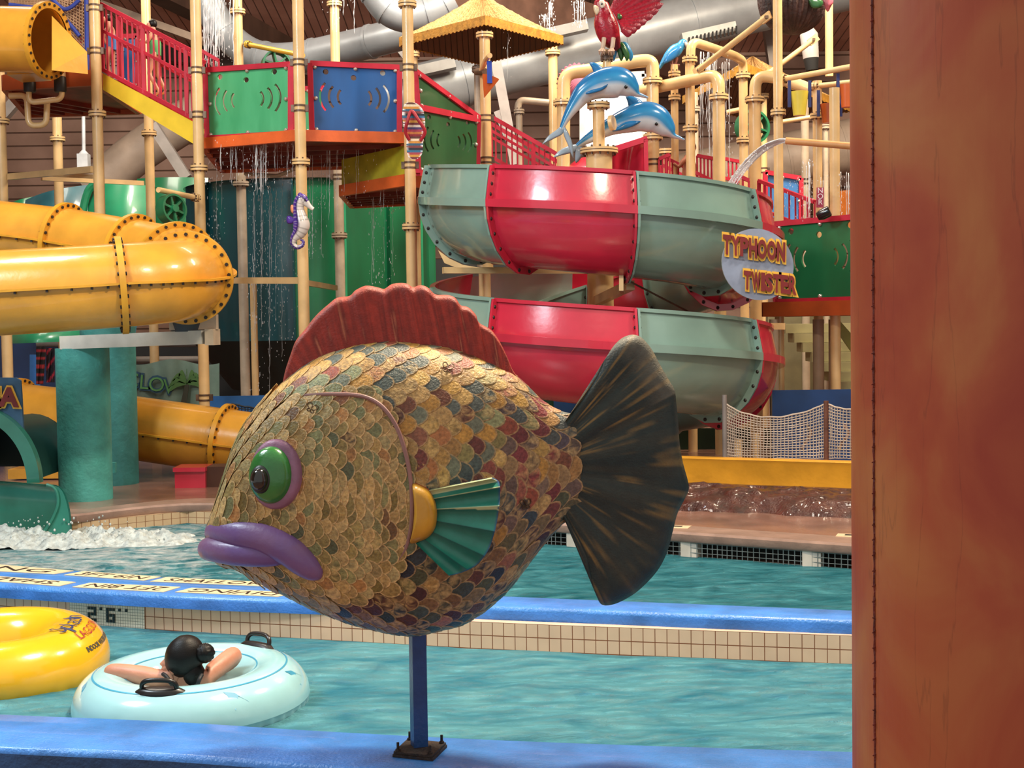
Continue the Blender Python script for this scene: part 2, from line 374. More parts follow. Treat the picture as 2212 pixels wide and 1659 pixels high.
# ------------------------------------------------------------------ water
def water_mat(name, deep, light, foam_c, foam_r, amp, mixf, bsc):
    m = bpy.data.materials.new(name); m.use_nodes = True; nt = m.node_tree; N = nt.nodes; L = nt.links; b = N['Principled BSDF']
    tc = N.new('ShaderNodeTexCoord'); geo = N.new('ShaderNodeNewGeometry')
    mp = N.new('ShaderNodeMapping'); mp.inputs['Scale'].default_value = (1, 1.7, 1); L.new(geo.outputs['Position'], mp.inputs[0])
    nz = N.new('ShaderNodeTexNoise'); nz.inputs['Scale'].default_value = 1.7; nz.inputs['Detail'].default_value = 4; nz.inputs['Distortion'].default_value = 1.2; L.new(mp.outputs[0], nz.inputs[0])
    cr_ = N.new('ShaderNodeValToRGB'); cr_.color_ramp.elements[0].position = .3; cr_.color_ramp.elements[1].position = .7
    cr_.color_ramp.elements[0].color = lin(deep); cr_.color_ramp.elements[1].color = lin(light); L.new(nz.outputs['Fac'], cr_.inputs[0])
    col = cr_.outputs[0]
    # caustic net of thin bright lines as it lies on the basin
    vo = N.new('ShaderNodeTexVoronoi'); vo.feature = 'DISTANCE_TO_EDGE'; vo.inputs['Scale'].default_value = 3.2
    nd = N.new('ShaderNodeTexNoise'); nd.inputs['Scale'].default_value = 2.5; L.new(mp.outputs[0], nd.inputs[0])
    ad = N.new('ShaderNodeVectorMath'); ad.operation = 'MULTIPLY_ADD'; ad.inputs[1].default_value = (.9, .9, .9); L.new(nd.outputs['Color'], ad.inputs[0]); L.new(mp.outputs[0], ad.inputs[2]); L.new(ad.outputs[0], vo.inputs[0])
    # foam around a point
    vm = N.new('ShaderNodeVectorMath'); vm.operation = 'DISTANCE'; L.new(geo.outputs['Position'], vm.inputs[0]); vm.inputs[1].default_value = foam_c
    mr = N.new('ShaderNodeMapRange'); mr.inputs[1].default_value = foam_r * .25; mr.inputs[2].default_value = foam_r; mr.inputs[3].default_value = .27; mr.inputs[4].default_value = 0; L.new(vm.outputs['Value'], mr.inputs[0])
    nf_ = N.new('ShaderNodeTexNoise'); nf_.inputs['Scale'].default_value = 4.0; nf_.inputs['Detail'].default_value = 12; nf_.inputs['Roughness'].default_value = .72; L.new(mp.outputs[0], nf_.inputs[0])
    s1 = N.new('ShaderNodeMath'); s1.operation = 'ADD'; L.new(nf_.outputs['Fac'], s1.inputs[0]); L.new(mr.outputs[0], s1.inputs[1])
    m2 = N.new('ShaderNodeMapRange'); m2.inputs[1].default_value = .66; m2.inputs[2].default_value = .90; L.new(s1.outputs[0], m2.inputs[0])
    mix = N.new('ShaderNodeMix'); mix.data_type = 'RGBA'; L.new(m2.outputs[0], mix.inputs[0]); L.new(col, mix.inputs[6]); mix.inputs[7].default_value = (.85, .9, .88, 1)
    L.new(mix.outputs[2], b.inputs['Base Color']); b.inputs['Roughness'].default_value = .04; b.inputs['IOR'].default_value = 1.33
    wv = N.new('ShaderNodeTexNoise'); wv.inputs['Scale'].default_value = bsc; wv.inputs['Detail'].default_value = 8; wv.inputs['Roughness'].default_value = .64; wv.inputs['Distortion'].default_value = .6; L.new(mp.outputs[0], wv.inputs[0])
    bp = N.new('ShaderNodeBump'); bp.inputs['Strength'].default_value = amp; bp.inputs['Distance'].default_value = .30; L.new(wv.outputs['Fac'], bp.inputs['Height']); L.new(bp.outputs[0], b.inputs['Normal'])
    tr = N.new('ShaderNodeBsdfTransparent'); tr.inputs[0].default_value = lin('#a8dfe8')
    ms = N.new('ShaderNodeMixShader'); inv = N.new('ShaderNodeMath'); inv.operation = 'SUBTRACT'; inv.use_clamp = True; inv.inputs[0].default_value = mixf; L.new(m2.outputs[0], inv.inputs[1])
    L.new(inv.outputs[0], ms.inputs[0]); L.new(b.outputs[0], ms.inputs[1]); L.new(tr.outputs[0], ms.inputs[2]); b.inputs['Specular IOR Level'].default_value = 0
    fr = N.new('ShaderNodeFresnel'); fr.inputs[0].default_value = 1.34; L.new(bp.outputs[0], fr.inputs[1]); gl_ = N.new('ShaderNodeBsdfGlossy'); gl_.inputs['Roughness'].default_value = .05; L.new(bp.outputs[0], gl_.inputs['Normal'])
    m3 = N.new('ShaderNodeMixShader'); L.new(fr.outputs[0], m3.inputs[0]); L.new(ms.outputs[0], m3.inputs[1]); L.new(gl_.outputs[0], m3.inputs[2]); L.new(m3.outputs[0], N['Material Output'].inputs[0]); return m
def water(name, front, back, nx, ny, mat, label, amp):
    """front/back: polylines (world) bounding the sheet"""
    def at(P, t):
        t = t * (len(P) - 1); i = min(int(t), len(P) - 2); return P[i].lerp(P[i + 1], t - i)
    mb = MB(mat)
    def fn(u, v):
        p = at(front, u).lerp(at(back, u), v); q = Vector((p.x * 1.3, p.y * 2.2, 0))
        edge = min(1, v * 12, (1 - v) * 12)
        z = amp * (.25 + .75 * edge) * (mnoise.noise(q * 1.1) * 1.0 + mnoise.noise(q * 2.7 + V(3, 1, 0)) * .45 + mnoise.noise(q * 6 + V(9, 4, 2)) * .2)
        return Vector((p.x, p.y, z))
    mb.grid(fn, nx, ny); o = mb.build(name, clean=False, ang=180); tag(o, label, 'water', kind='stuff'); return o
nbw = ext(spline(nb, 5))
water('pool_water', [Vector((p.x, p.y - .05, 0)) for p in nbw], [Vector((p.x, p.y + .03, 0)) for p in wl], 230, 130,
      water_mat('near_pool_water', '#48a4c0', '#8adcea', (30, 30, 0), 1.0, .8, .30, 7.0), 'clear turquoise water in the lazy pool right behind the blue front ledge', .022)
fx = G(110, 1165); 
water('pool_water', [Vector((p.x, p.y - .04, 0)) for p in be], [Vector((p.x, p.y + .03, 0)) for p in [cL[0]] + spline(cL[1:], 5)], 230, 130,
      water_mat('far_pool_water', '#237888', '#66bcc8', (fx.x + .4, fx.y - .7, 0), 4.2, .9, .18, 6.0), 'choppy teal water beyond the middle blue curb, foaming at the slide exit', .03)
# splash at the slide exit
def splash():
    rnd = random.Random(4); mb = MB(M('white_foam', '#c4ccc8', .8, .15, 16, .9, 40)); c = G(120, 1168)
    def fn(u, v):
        x = -1.5 + 3.3 * u; y = -.55 + .95 * v; e = max(0, 1 - (x / 1.6) ** 2) * max(0, 1 - ((y + .1) / .5) ** 2)
        h = e ** .6 * (.06 + .13 * max(0, mnoise.noise(V(x * 5, y * 7, 1)) + .35) + .05 * mnoise.noise(V(x * 17, y * 19, 4)) + .03 * mnoise.noise(V(x * 40, y * 40, 9)))
        return V(c.x + x, c.y + y, -.07 + h + .05 * e ** .3)
    mb.grid(fn, 150, 50)
    for i in range(150):
        a = rnd.gauss(0, .6); b = rnd.gauss(-.1, .2); r = rnd.uniform(.004, .012); mb.ball((c.x + a, c.y + b, rnd.uniform(.05, .26) * math.exp(-a * a)), (r, r, r * 1.3), 6, 4)
    tag(mb.build('splash_foam', ang=180, clean=False), 'white churning foam where the green slide empties into the pool', 'foam', kind='stuff')
splash()
# ================================================================== FISH SCULPTURE
FY = G(905, 1632, TZ).y
top_t = [(452, 1132), (462, 1112), (480, 1062), (500, 992), (520, 940), (545, 902), (580, 860), (610, 830), (660, 790), (700, 768), (780, 745), (850, 738), (950, 748), (1000, 760), (1050, 780), (1110, 808), (1140, 835), (1170, 868), (1215, 893), (1250, 900)]
bot_t = [(452, 1186), (480, 1212), (520, 1216), (550, 1240), (600, 1271), (680, 1312), (760, 1342), (850, 1364), (900, 1368), (1000, 1346), (1050, 1316), (1100, 1272), (1160, 1192), (1205, 1138), (1225, 1120), (1250, 1108)]
wid_t = [(448, .05), (465, .12), (500, .19), (560, .24), (640, .285), (740, .32), (830, .33), (920, .32), (1010, .275), (1100, .20), (1180, .12), (1230, .085), (1255, .06)]
def sec(x):
    t = smoothtab(top_t, x, 9); b = smoothtab(bot_t, x, 9); return (t + b) / 2, (b - t) / 2, smoothtab(wid_t, x, 12)
def body(x, phi, lift=0.0):
    """phi: 0 faces the camera, +90 deg is the back (top)"""
    yc, h, w_ = sec(x); k = PM(FY); e = .82
    c, s = math.cos(phi), math.sin(phi); c = math.copysign(abs(c) ** e, c); s = math.copysign(abs(s) ** e, s)
    p = W(x, yc - (h + lift / k) * s, FY); p.y -= (w_ + lift) * c; return p
def depth_at(px, py):
    yc, h, w_ = sec(px); q = min(1, abs((yc - py) / h)) ** (1 / .82); return w_ * max(0, 1 - q * q) ** .41
def on(px, py, lift=0.0):
    """point on the near flank seen at that place of the picture"""
    d = depth_at(px, py) + lift
    return W(px, py, FY - d)
fish = thing('fish_sculpture', 'large paper-scaled fish sculpture with green eye and purple lips on a blue pole', 'sculpture', G(905, 1632, TZ))
under = M('scale_underlayer', '#7a6440', .6, .2, 20)
mb = MB(under)
mb.grid(lambda u, v: body(452 + 800 * u, 2 * math.pi * v), 70, 48)
fb = mb.build('body', fish, ang=180)
gill = [(598, 862), (640, 856), (700, 852), (760, 853), (800, 862), (832, 885), (858, 925), (875, 975), (886, 1030), (890, 1090), (886, 1150), (868, 1200), (835, 1230), (790, 1243), (740, 1247), (700, 1243)]
gl = [(p.x, p.y) for p in spline([(a, b, 0) for a, b in gill], 5)]
gpoly = gl + [(640, 1240), (400, 1240), (400, 862)]
def inpoly(x, y, P):
    c = False; j = len(P) - 1
    for i in range(len(P)):
        if (P[i][1] > y) != (P[j][1] > y) and x < (P[j][0] - P[i][0]) * (y - P[i][1]) / (P[j][1] - P[i][1]) + P[i][0]: c = not c
        j = i
    return c
rnd = random.Random(11)
HEADP = ['#b3945a', '#a88b50', '#bd9d62', '#9a8850', '#8f8a58', '#b0804a', '#7d8055', '#a38d5c', '#c0a46c', '#8b7a45', '#ab9a68']
HEADD = ['#6e5030', '#5a6044', '#84522f', '#7b6a35']
TOPP = ['#c39a4c', '#c8a561', '#b88a3f', '#56605a', '#4a5650', '#9a4e38', '#8f9468', '#a9804a', '#b77a4a', '#6e7460', '#c9a45a', '#7c4a34', '#b5935a']
MIDP = ['#8b4a3c', '#3c4a44', '#6e3a33', '#a07a45', '#50584e', '#7a6a45', '#5d3230', '#8f8450', '#b08a4c', '#40504a', '#946048']
TAILP = ['#7a3638', '#5a4848', '#6e5a50', '#4c5452', '#9a5a48', '#806a58', '#8a3a3a', '#a08258', '#504650']
BOTP = ['#22303c', '#2a3c38', '#45252a', '#5f5a3a', '#7a6a48', '#32424a', '#5a3428', '#80603c', '#1e2a3a', '#4a5038']  # darker lower scales; part of their darkness is shade put into the colour
JAWP = ['#8a8050', '#7c7548', '#96885a', '#6c6a44', '#857046', '#9a8c60', '#5f6042']
def mixc(a, b, t): return tuple(a[i] * (1 - t) + b[i] * t for i in range(3)) + (1,)
def scalecol(x, py, head):
    yc, h, w_ = sec(x); v = (py - yc) / h     # -1 top, +1 bottom
    if head: pal = HEADP if rnd.random() < .9 else HEADD
    elif x < 720 and v > .55: pal = JAWP
    else:
        r = rnd.random()
        if v > .35 + .25 * (r - .5): pal = BOTP if r < .8 else MIDP
        elif x > 1070 and r < .75: pal = TAILP
        elif v < -.35 + .3 * (r - .5): pal = TOPP
        else: pal = MIDP if r < .55 else TOPP
    c = lin(rnd.choice(pal)); k = rnd.uniform(.8, 1.18); return tuple(min(1, q * k) for q in c[:3]) + (1,)
def add_scale(mb, x, phi, a, b, base, head):
    """a,b: half length (px) and half width (m)"""
    yc, h, w_ = sec(x); k = PM(FY); s, c = math.sin(phi), math.cos(phi)
    rad = math.sqrt((h * k * c) ** 2 + (w_ * s) ** 2) + .01      # local arc radius
    col = scalecol(x, yc - h * s, head); rim = mixc(col, lin('#dcb880' if head else '#b89868'), .7)
    dk = mixc(col, (0.02, .02, .015, 1), .55)
    n = 14; vs = []; cs = []
    printed = rnd.random() < (.10 if head else .33)
    for (f, cc) in ((0, col), (.45, col), (.86, col), (.93, rim), (1.0, rim), (1.02, dk)):
        for j in range(n):
            t = 2 * math.pi * j / n; ct = math.cos(t)
            al = a * f * (ct if ct > 0 else ct * 1.0); bl = b * f * math.sin(t) * (1.0 if ct < 0 else 1 - .12 * ct)
            l = base + .002 + (.0075 if head else .006) * (al + a) / (2 * a) - (.004 if f > 1.01 else 0)
            vs.append(body(min(x + al, 1262), phi + bl / rad, l))
            q = cc
            if printed and f < .9:
                z = rnd.random()
                q = mixc(col, lin('#d8b878'), .6 * z) if z > .5 else mixc(col, (.03, .03, .02, 1), z)
            cs.append(q)
        if f == 0: pass
    fs = [((r) * n + j, (r) * n + (j + 1) % n, (r + 1) * n + (j + 1) % n, (r + 1) * n + j) for r in range(5) for j in range(n)]
    mb.add(vs, fs, 0, cs)
scale_m = MCOL('varnished_paper_scale', .42, .5, 110, mottled=.42, msc=75)
def scales(name, x0, x1, step, aw, bw, head, base):
    mb = MB(scale_m); x = x1; row = 0
    while x > x0:
        yc, h, w_ = sec(x); k = PM(FY)
        circ = math.pi * (3 * (h * k + w_) - math.sqrt((3 * h * k + w_) * (h * k + 3 * w_))); cnt = max(10, int(circ / (bw * 1.62)))
        # equal arc steps round the section
        tab = []; acc = 0; prev = body(x, 0)
        for i in range(1, 181):
            p = body(x, 2 * math.pi * i / 180); acc += (p - prev).length; tab.append((acc, 2 * math.pi * i / 180)); prev = p
        for j in range(cnt):
            ph = interp([(0, 0)] + tab, acc * ((j + (.5 if row % 2 else 0)) % cnt) / cnt)
            xx = x + rnd.uniform(-3, 3); ph += rnd.uniform(-.02, .02)
            py = yc - h * math.sin(ph); ins = inpoly(xx, py, gpoly)
            if ins != head: continue
            sz = 1.0
            if head: sz = .82 + .34 * max(0, min(1, (xx - 520) / 300)) + rnd.uniform(-.03, .03)
            add_scale(mb, xx, ph, aw * sz, bw * sz, base, head)
        x -= step; row += 1
    return mb.build(name, fish, ang=60, fix=False, clean=False)
scales('body_scales', 505, 1228, 23, 29, .048, False, 0.0)
hs = scales('gill_cover', 470, 885, 17, 22, .036, True, .016); hs['label'] = 'tan scaled cheek and gill cover'
mb = MB(M('gill_rim_paint', '#96706c', .5, .15))
mb.tube([on(x, y, .024) for x, y in gl], .009, 8); mb.build('gill_rim', fish)
# eye
EN = Vector((-.34, -.93, .10)).normalized(); EU = Vector((EN.y, -EN.x, 0)).normalized() * -1; EV = EN.cross(EU).normalized()
if EV.z < 0: EV = -EV
EBASE = depth_at(600, 1024) + .035
def dome(name, px, py, rx, ry, hgt, mat, lift, power=.5, n=48):
    Yc = FY - EBASE; k = PM(Yc); c = W(px, py, Yc) + EN * 0
    c = c + (CAM - c).normalized() * 0
    # slide along the view ray on to the tilted eye plane, then out by lift
    P0 = W(594, 1024, Yc); d = (c - CAM); t = EN.dot(P0 + EN * lift - CAM) / EN.dot(d); c = CAM + d * t
    mb = MB(mat)
    def fn(u, v):
        a = 2 * math.pi * u; return c + EU * (math.cos(a) * v * rx * k / abs(EU.x)) + EV * (math.sin(a) * v * ry * k) + EN * (hgt * max(0, 1 - v * v) ** power)
    mb.grid(fn, n, 14, closeu=True)
    mb.grid(lambda u, v: fn(u, 1) - EN * (.09 * v), n, 1, closeu=True)
    return mb.build(name, fish, ang=50)
dome('eyelid', 594, 1024, 58, 76, .022, M('mauve_eye_paint', '#8f6480', .42, .12, 9, .2, 40), .0, .35)
dome('eyeball', 584, 1026, 48, 62, .050, M('green_eye_paint', '#3f8a3c', .22, .16, 5, .1, 60, coat=.4, hex2='#1f6a30'), .018)
dome('pupil_rim', 563, 1035, 24, 31, .02, M('dark_pupil_rim', '#1a201c', .4), .060)
dome('pupil', 560, 1036, 18, 24, .028, M('black_pupil', '#14110f', .12, coat=.6), .078)
# lips
lip_m = M('purple_lip_paint', '#6a5090', .42, .12, 3, .12, 50, coat=.1, hex2='#8c6680')
def lip(name, pts):
    near = [(x, y, d, r) for x, y, d, r in pts]
    path = []; rad = []
    allp = [(x, y, -d, r) for x, y, d, r in reversed(near) if d > .01] + near
    S = spline([Vector((x, y, d)) for x, y, d, r in allp], 8); rr = spline([Vector((r, 0, 0)) for x, y, d, r in allp], 8)
    for p, q in zip(S, rr): path.append(W(p.x, p.y, FY - p.z)); rad.append(q.x * PM(FY))
    mb = MB(lip_m); mb.tube(path, rad, 20); return mb.build(name, fish, ang=180)
lip('upper_lip', [(468, 1150, 0, 26), (478, 1148, .12, 28), (520, 1153, .205, 32), (575, 1163, .255, 34), (622, 1187, .285, 33), (655, 1214, .29, 30), (680, 1235, .285, 22), (692, 1246, .275, 9)])
lip('lower_lip', [(452, 1186, 0, 25), (462, 1186, .12, 27), (505, 1193, .20, 28), (555, 1197, .245, 27), (600, 1199, .26, 22), (630, 1196, .25, 12)])
# dorsal fin
def fin(name, outline, base, thick, mat, nrib, ribamp, lean=0.0, edge=.18, side=None):
    O = spline([(a, b, 0) for a, b in outline], 6); B = spline([(a, b, 0) for a, b in base], 12)
    def samp(P, t):
        t = t * (len(P) - 1); i = min(int(t), len(P) - 2); return P[i].lerp(P[i + 1], t - i)
    mb = MB(mat)
    def fn(sgn):
        def f(u, v):
            p = samp(B, u).lerp(samp(O, u), v)
            e = min(1, (1 - v) / edge); e = math.sqrt(max(0, 1 - (1 - e) ** 2))
            eu = min(1, u / .03, (1 - u) / .03); eu = math.sqrt(max(0, 1 - (1 - eu) ** 2)); e *= eu
            rib = 1 + ribamp * math.cos(2 * math.pi * nrib * u) * min(1, v * 2)
            d = thick * e * rib * (1.25 - .45 * v) * sgn
            return W(p.x, p.y, FY - d + lean)
        return f
    def cc(u, v):
        x = mnoise.noise(Vector((u * nrib * 5, v * 1.1, 3))) + .6 * mnoise.noise(Vector((u * nrib * 16, v * 2.2, 7))); return tuple(pal(x, v, u))
    pal = side
    mb.grid(fn(1), 220, 34, col=cc); mb.grid(fn(-1), 220, 34, col=cc)
    return mb.build(name, fish, ang=180)
c_red, c_red2, c_rl = lin('#a83224'), lin('#7c2018'), lin('#c87858')
def dors(x, v, u):
    c = mixc(c_red, c_red2, max(0, min(1, .5 + x))); 
    if x > .50: c = mixc(c, c_rl, min(.7, (x - .50) * 2.5))
    return mixc(c, lin('#a0503c'), max(0, (v - .9) * 5))
fin_m = MCOL('fin_paint', .55, .35, 120, mottled=.22, msc=30)
dout = [(608, 840), (616, 801), (628, 765), (639, 736), (660, 710), (683, 681), (712, 655), (729, 643), (755, 639), (768, 627), (791, 617), (817, 621), (830, 624), (846, 614), (865, 611), (880, 613), (892, 620), (908, 616), (924, 621), (941, 636), (966, 637), (983, 643), (995, 659), (1012, 664), (1028, 680), (1035, 697), (1061, 713), (1080, 739), (1096, 772), (1106, 796), (1117, 813)]
dbase = [(640, 850), (720, 830), (800, 815), (880, 812), (950, 815), (1020, 825), (1080, 835), (1112, 838)]
fin('dorsal_fin', dout, dbase, .050, fin_m, 10, .10, 0, .08, dors)
# tail fin
tout = [(1236, 897), (1250, 884), (1262, 870), (1280, 845), (1295, 813), (1307, 784), (1320, 755), (1341, 732), (1364, 723), (1384, 728), (1401, 745), (1413, 763), (1426, 788), (1444, 819), (1457, 842), (1461, 871), (1465, 911), (1468, 955), (1475, 998), (1488, 1050), (1480, 1076), (1464, 1108), (1454, 1145), (1442, 1190), (1420, 1233), (1380, 1275), (1340, 1300), (1310, 1308), (1294, 1300), (1286, 1270), (1277, 1220), (1268, 1180), (1260, 1148), (1248, 1125), (1234, 1116)]
tbase = [(1200, 925), (1195, 950), (1190, 980), (1188, 1005), (1190, 1035), (1195, 1065), (1204, 1092)]
c_t1, c_t2, c_t3, c_t4 = lin('#2c332c'), lin('#162c2c'), lin('#9a7c40'), lin('#8f8a7a')
def tailc(x, v, u):
    c = mixc(c_t1, c_t2, max(0, min(1, .5 + 1.2 * x)))
    x2 = mnoise.noise(Vector((u * 95, v * 2.6, 31))) + .5 * mnoise.noise(Vector((u * 34, v * 1.3, 12)))
    if x2 > .2: c = mixc(c, c_t3, min(.75, (x2 - .2) * 1.9) * (.5 + .5 * math.sin(math.pi * min(1, v * 1.05))))
    if u < .42: c = mixc(c, c_t4, max(0, min(.6, (v - .78) * 3)) * (1 - u))  # upper rim greyed: highlight from above put into the colour
    return c
fin('tail_fin', tout, tbase, .056, fin_m, 8, .14, 0, .14, tailc)
# pectoral fin
def pect():
    A = spline([(918, 1062, 0), (932, 1078, 0), (940, 1100, 0), (941, 1125, 0), (932, 1148, 0), (916, 1165, 0), (898, 1174, 0)], 10)
    Bo = spline([(1062, 1034, 0), (1078, 1044, 0), (1080, 1072, 0), (1077, 1105, 0), (1069, 1148, 0), (1054, 1190, 0), (1030, 1220, 0), (1000, 1236, 0), (970, 1244, 0)], 10)
    def samp(P, t):
        t = t * (len(P) - 1); i = min(int(t), len(P) - 2); return P[i].lerp(P[i + 1], t - i)
    teal, teal2, creamc, navy = lin('#23806e'), lin('#1a5f58'), lin('#b9c79a'), lin('#1b4a78')
    nr = 6
    def lift(u, v): 
        ph = (u * nr) % 1.0; rid = abs(math.sin(math.pi * ph)) ; return .035 + .085 * v - .030 * rid * (.3 + .7 * v)
    def f1(u, v):
        p = samp(A, u).lerp(samp(Bo, u), v); return W(p.x, p.y, FY - depth_at(930, 1100) - lift(u, v) + .22 * v * v * 0)
    def f2(u, v):
        p = f1(u, v); p.y += .05; return p
    def cc(u, v):
        ph = (u * nr) % 1.0; t = math.sin(math.pi * ph)
        if u < .10 or (.325 < u < .335 + .03 * v) or (ph < .05 and u < .4): return creamc
        if v > .965: return navy
        return mixc(teal2, teal, max(0, min(1, ph * 1.4))) 
    mb = MB(MCOL('pectoral_paint', .4, .15, 60, mottled=.12, msc=20)); mb.grid(f1, 96, 24, col=cc); mb.grid(f2, 96, 24, col=lambda u, v: navy)
    mb.grid(lambda u, v: f1(u, 1).lerp(f2(u, 1), v), 96, 2, col=lambda u, v: navy)
    for uu in (0, 1): mb.grid(lambda u, v: f1(uu, u).lerp(f2(uu, u), v), 24, 2, col=lambda u, v: creamc if uu == 0 else teal)
    mb.grid(lambda u, v: f1(u, 0).lerp(f2(u, 0), v), 96, 2, col=lambda u, v: teal2)
    mb.build('pectoral_fin', fish, ang=50)
    # yellow root
    yel = M('yellow_fin_root_paint', '#c8962c', .38, .10, 6, .1, 50, coat=.2); orr = M('orange_root_edge', '#b0522c', .4)
    out = spline([(891, 1046, 0), (910, 1050, 0), (928, 1062, 0), (940, 1085, 0), (944, 1112, 0), (940, 1140, 0), (926, 1160, 0), (905, 1170, 0), (886, 1173, 0), (890, 1150, 0), (894, 1110, 0), (893, 1075, 0)], 5, True)
    mb = MB(yel, orr); cx, cy = 905, 1110; D = depth_at(915, 1110)
    n = len(out)
    def f(u, v):
        p = out[int(round(u * n)) % n]; x = cx + (p.x - cx) * v; y = cy + (p.y - cy) * v; return W(x, y, FY - D - .035 - .06 * math.sqrt(max(0, 1 - v ** 4)))
    mb.grid(f, n, 10, closeu=True); mb.grid(lambda u, v: f(u, 1) + V(0, .07 * v, 0), n, 1, 1, closeu=True)
    mb.build('pectoral_fin_root', fish, ang=50)
pect()
# pole with base plate
navyp = M('navy_pole_paint', '#1b4a86', .38, .12, 6, .15, 50)
rust = M('rusty_steel', '#3a2a20', .7, .3, 30, .6, 80, hex2='#1c1a18')
pb = G(906, 1622, TZ); ptop = W(902, 1330, FY)
mb = MB(navyp); q = .062
ca, sa = math.cos(.32), math.sin(.32)
for (dx, dy) in ((0, 0),): 
    c = [V(pb.x + ca * x - sa * y, pb.y + sa * x + ca * y, TZ) for x, y in ((-q / 2, -q / 2), (q / 2, -q / 2), (q / 2, q / 2), (-q / 2, q / 2))]
    mb.hexa(c + [V(v.x, v.y, ptop.z) for v in c])
mb.build('pole', fish, smooth=False)
cor = [G(848, 1636, TZ), G(935, 1645, TZ), G(966, 1615, TZ), G(880, 1606, TZ)]
mb = MB(rust); cen = sum(cor, V(0, 0, 0)) / 4
mb.prism([p + V(0, 0, .001) for p in cor], (0, 0, .012))
mb.prism([cen + (p - cen) * .96 + V(0, 0, .014) for p in cor], (0, 0, .010))
bp_ = mb.build('base_plate', fish, smooth=False)
for p in cor:
    b = cen + (p - cen) * .80; mb = MB(rust); mb.lathe(b + V(0, 0, .022), (0, 0, 1), [(0, .001), (0, .011), (.010, .011), (.010, .006), (.038, .006), (.038, .0001)], 10); mb.build('anchor_bolt', bp_)

for (bx, by, rot) in ((967, 797, .2), (672, 884, .5), (1136, 1092, -.1)):
    mb = MB(M('copper_wire', '#5a4630', .4, metal=.5)); P = []
    for i in range(49):
        a = 2 * math.pi * i / 48; r = 15 * (abs(math.sin(2 * a)) ** .7 * (.75 + .35 * math.sin(a))) + 1; x, y = r * math.cos(a), -r * math.sin(a); P.append(on(bx + x * math.cos(rot) - y * math.sin(rot), by + x * math.sin(rot) + y * math.cos(rot), .030 if by == 884 else .016))
    mb.tube(P, .0022, 6); mb.build('wire_butterfly', fish)
# ================================================================== HALL
def plank_mat(name, hexc, hexd, period, axis=0, depth=.5, rough=.6):
    m = bpy.data.materials.new(name); m.use_nodes = True; nt = m.node_tree; N = nt.nodes; L = nt.links; b = N['Principled BSDF']; b.inputs['Roughness'].default_value = rough
    geo = N.new('ShaderNodeNewGeometry'); sp_ = N.new('ShaderNodeSeparateXYZ'); L.new(geo.outputs['Position'], sp_.inputs[0])
    d = N.new('ShaderNodeMath'); d.operation = 'DIVIDE'; d.inputs[1].default_value = period; L.new(sp_.outputs[axis], d.inputs[0])
    f = N.new('ShaderNodeMath'); f.operation = 'FRACT'; L.new(d.outputs[0], f.inputs[0]); p = N.new('ShaderNodeMath'); p.operation = 'PINGPONG'; p.inputs[1].default_value = .5; L.new(f.outputs[0], p.inputs[0])
    l = N.new('ShaderNodeMapRange'); l.inputs[1].default_value = .0; l.inputs[2].default_value = .07; L.new(p.outputs[0], l.inputs[0])
    nz = N.new('ShaderNodeTexNoise'); nz.inputs['Scale'].default_value = .6; nz.inputs['Detail'].default_value = 8; L.new(geo.outputs['Position'], nz.inputs[0])
    cr_ = N.new('ShaderNodeValToRGB'); cr_.color_ramp.elements[0].color = lin(hexd); cr_.color_ramp.elements[1].color = lin(hexc); cr_.color_ramp.elements[0].position = .35; cr_.color_ramp.elements[1].position = .65; L.new(nz.outputs['Fac'], cr_.inputs[0])
    mix = N.new('ShaderNodeMix'); mix.data_type = 'RGBA'; L.new(l.outputs[0], mix.inputs[0]); mix.inputs[6].default_value = tuple([x * depth for x in lin(hexd)[:3]] + [1]); L.new(cr_.outputs[0], mix.inputs[7]); L.new(mix.outputs[2], b.inputs['Base Color'])
    bp = N.new('ShaderNodeBump'); bp.inputs['Distance'].default_value = .03; L.new(l.outputs[0], bp.inputs['Height']); L.new(bp.outputs[0], b.inputs['Normal'])
    return m
wood_wall = plank_mat('brown_siding', '#a08070', '#77594a', .35, 2)
YB = 38.0
mb = MB(wood_wall); mb.hexa([V(-20, YB, 0), V(20, YB, 0), V(20, YB + .3, 0), V(-20, YB + .3, 0), V(-20, YB, 9.3), V(20, YB, 9.3), V(20, YB + .3, 9.3), V(-20, YB + .3, 9.3)]); struct(mb.build('wall_back', smooth=False))
mb = MB(wood_wall); mb.box((-16.2, 19, 7), (.3, 38, 14)); struct(mb.build('wall_left', smooth=False))
mb = MB(wood_wall); mb.box((16.2, 19, 7), (.3, 38, 14)); struct(mb.build('wall_right', smooth=False))
rib = plank_mat('ribbed_pink_ceiling', '#c89c8c', '#a87c6c', .22, 0, .45)
mb = MB(rib); mb.hexa([V(-17, 6, 13.2), V(17, 6, 13.2), V(17, YB, 9.2), V(-17, YB, 9.2), V(-17, 6, 13.5), V(17, 6, 13.5), V(17, YB, 9.5), V(-17, YB, 9.5)]); struct(mb.build('ceiling', smooth=False))
mb = MB(deck); mb.box((0, 1.3, -.42), (16, 9.6, .2)); struct(mb.build('floor_near', smooth=False))
beam_m = M('dark_glulam', '#4a342a', .6, .2, 2, streak=.3); gray_steel = M('gray_steel', '#8d8580', .5, .1, 3, metal=.2)
def beam(label, a, b, wd, hg, mat, name='roof_beam', kind=True):
    mb = MB(mat); mb.bar(a, b, wd, hg); o = mb.build(name, smooth=False); o['label'] = label
    if kind: struct(o)
    return o
beam('dark brown roof beam at the upper left', W(300, -60, 31), W(640, 110, 37), .5, .8, beam_m)
beam('dark roof beam over the stairs', W(120, 70, 37), W(700, 130, 37), .4, .9, beam_m)
beam('brown roof beam behind the parrot', W(930, -30, 30), W(1500, 140, 37), .6, 1.2, M('brown_glulam', '#7c5c4e', .6, .15, 2))
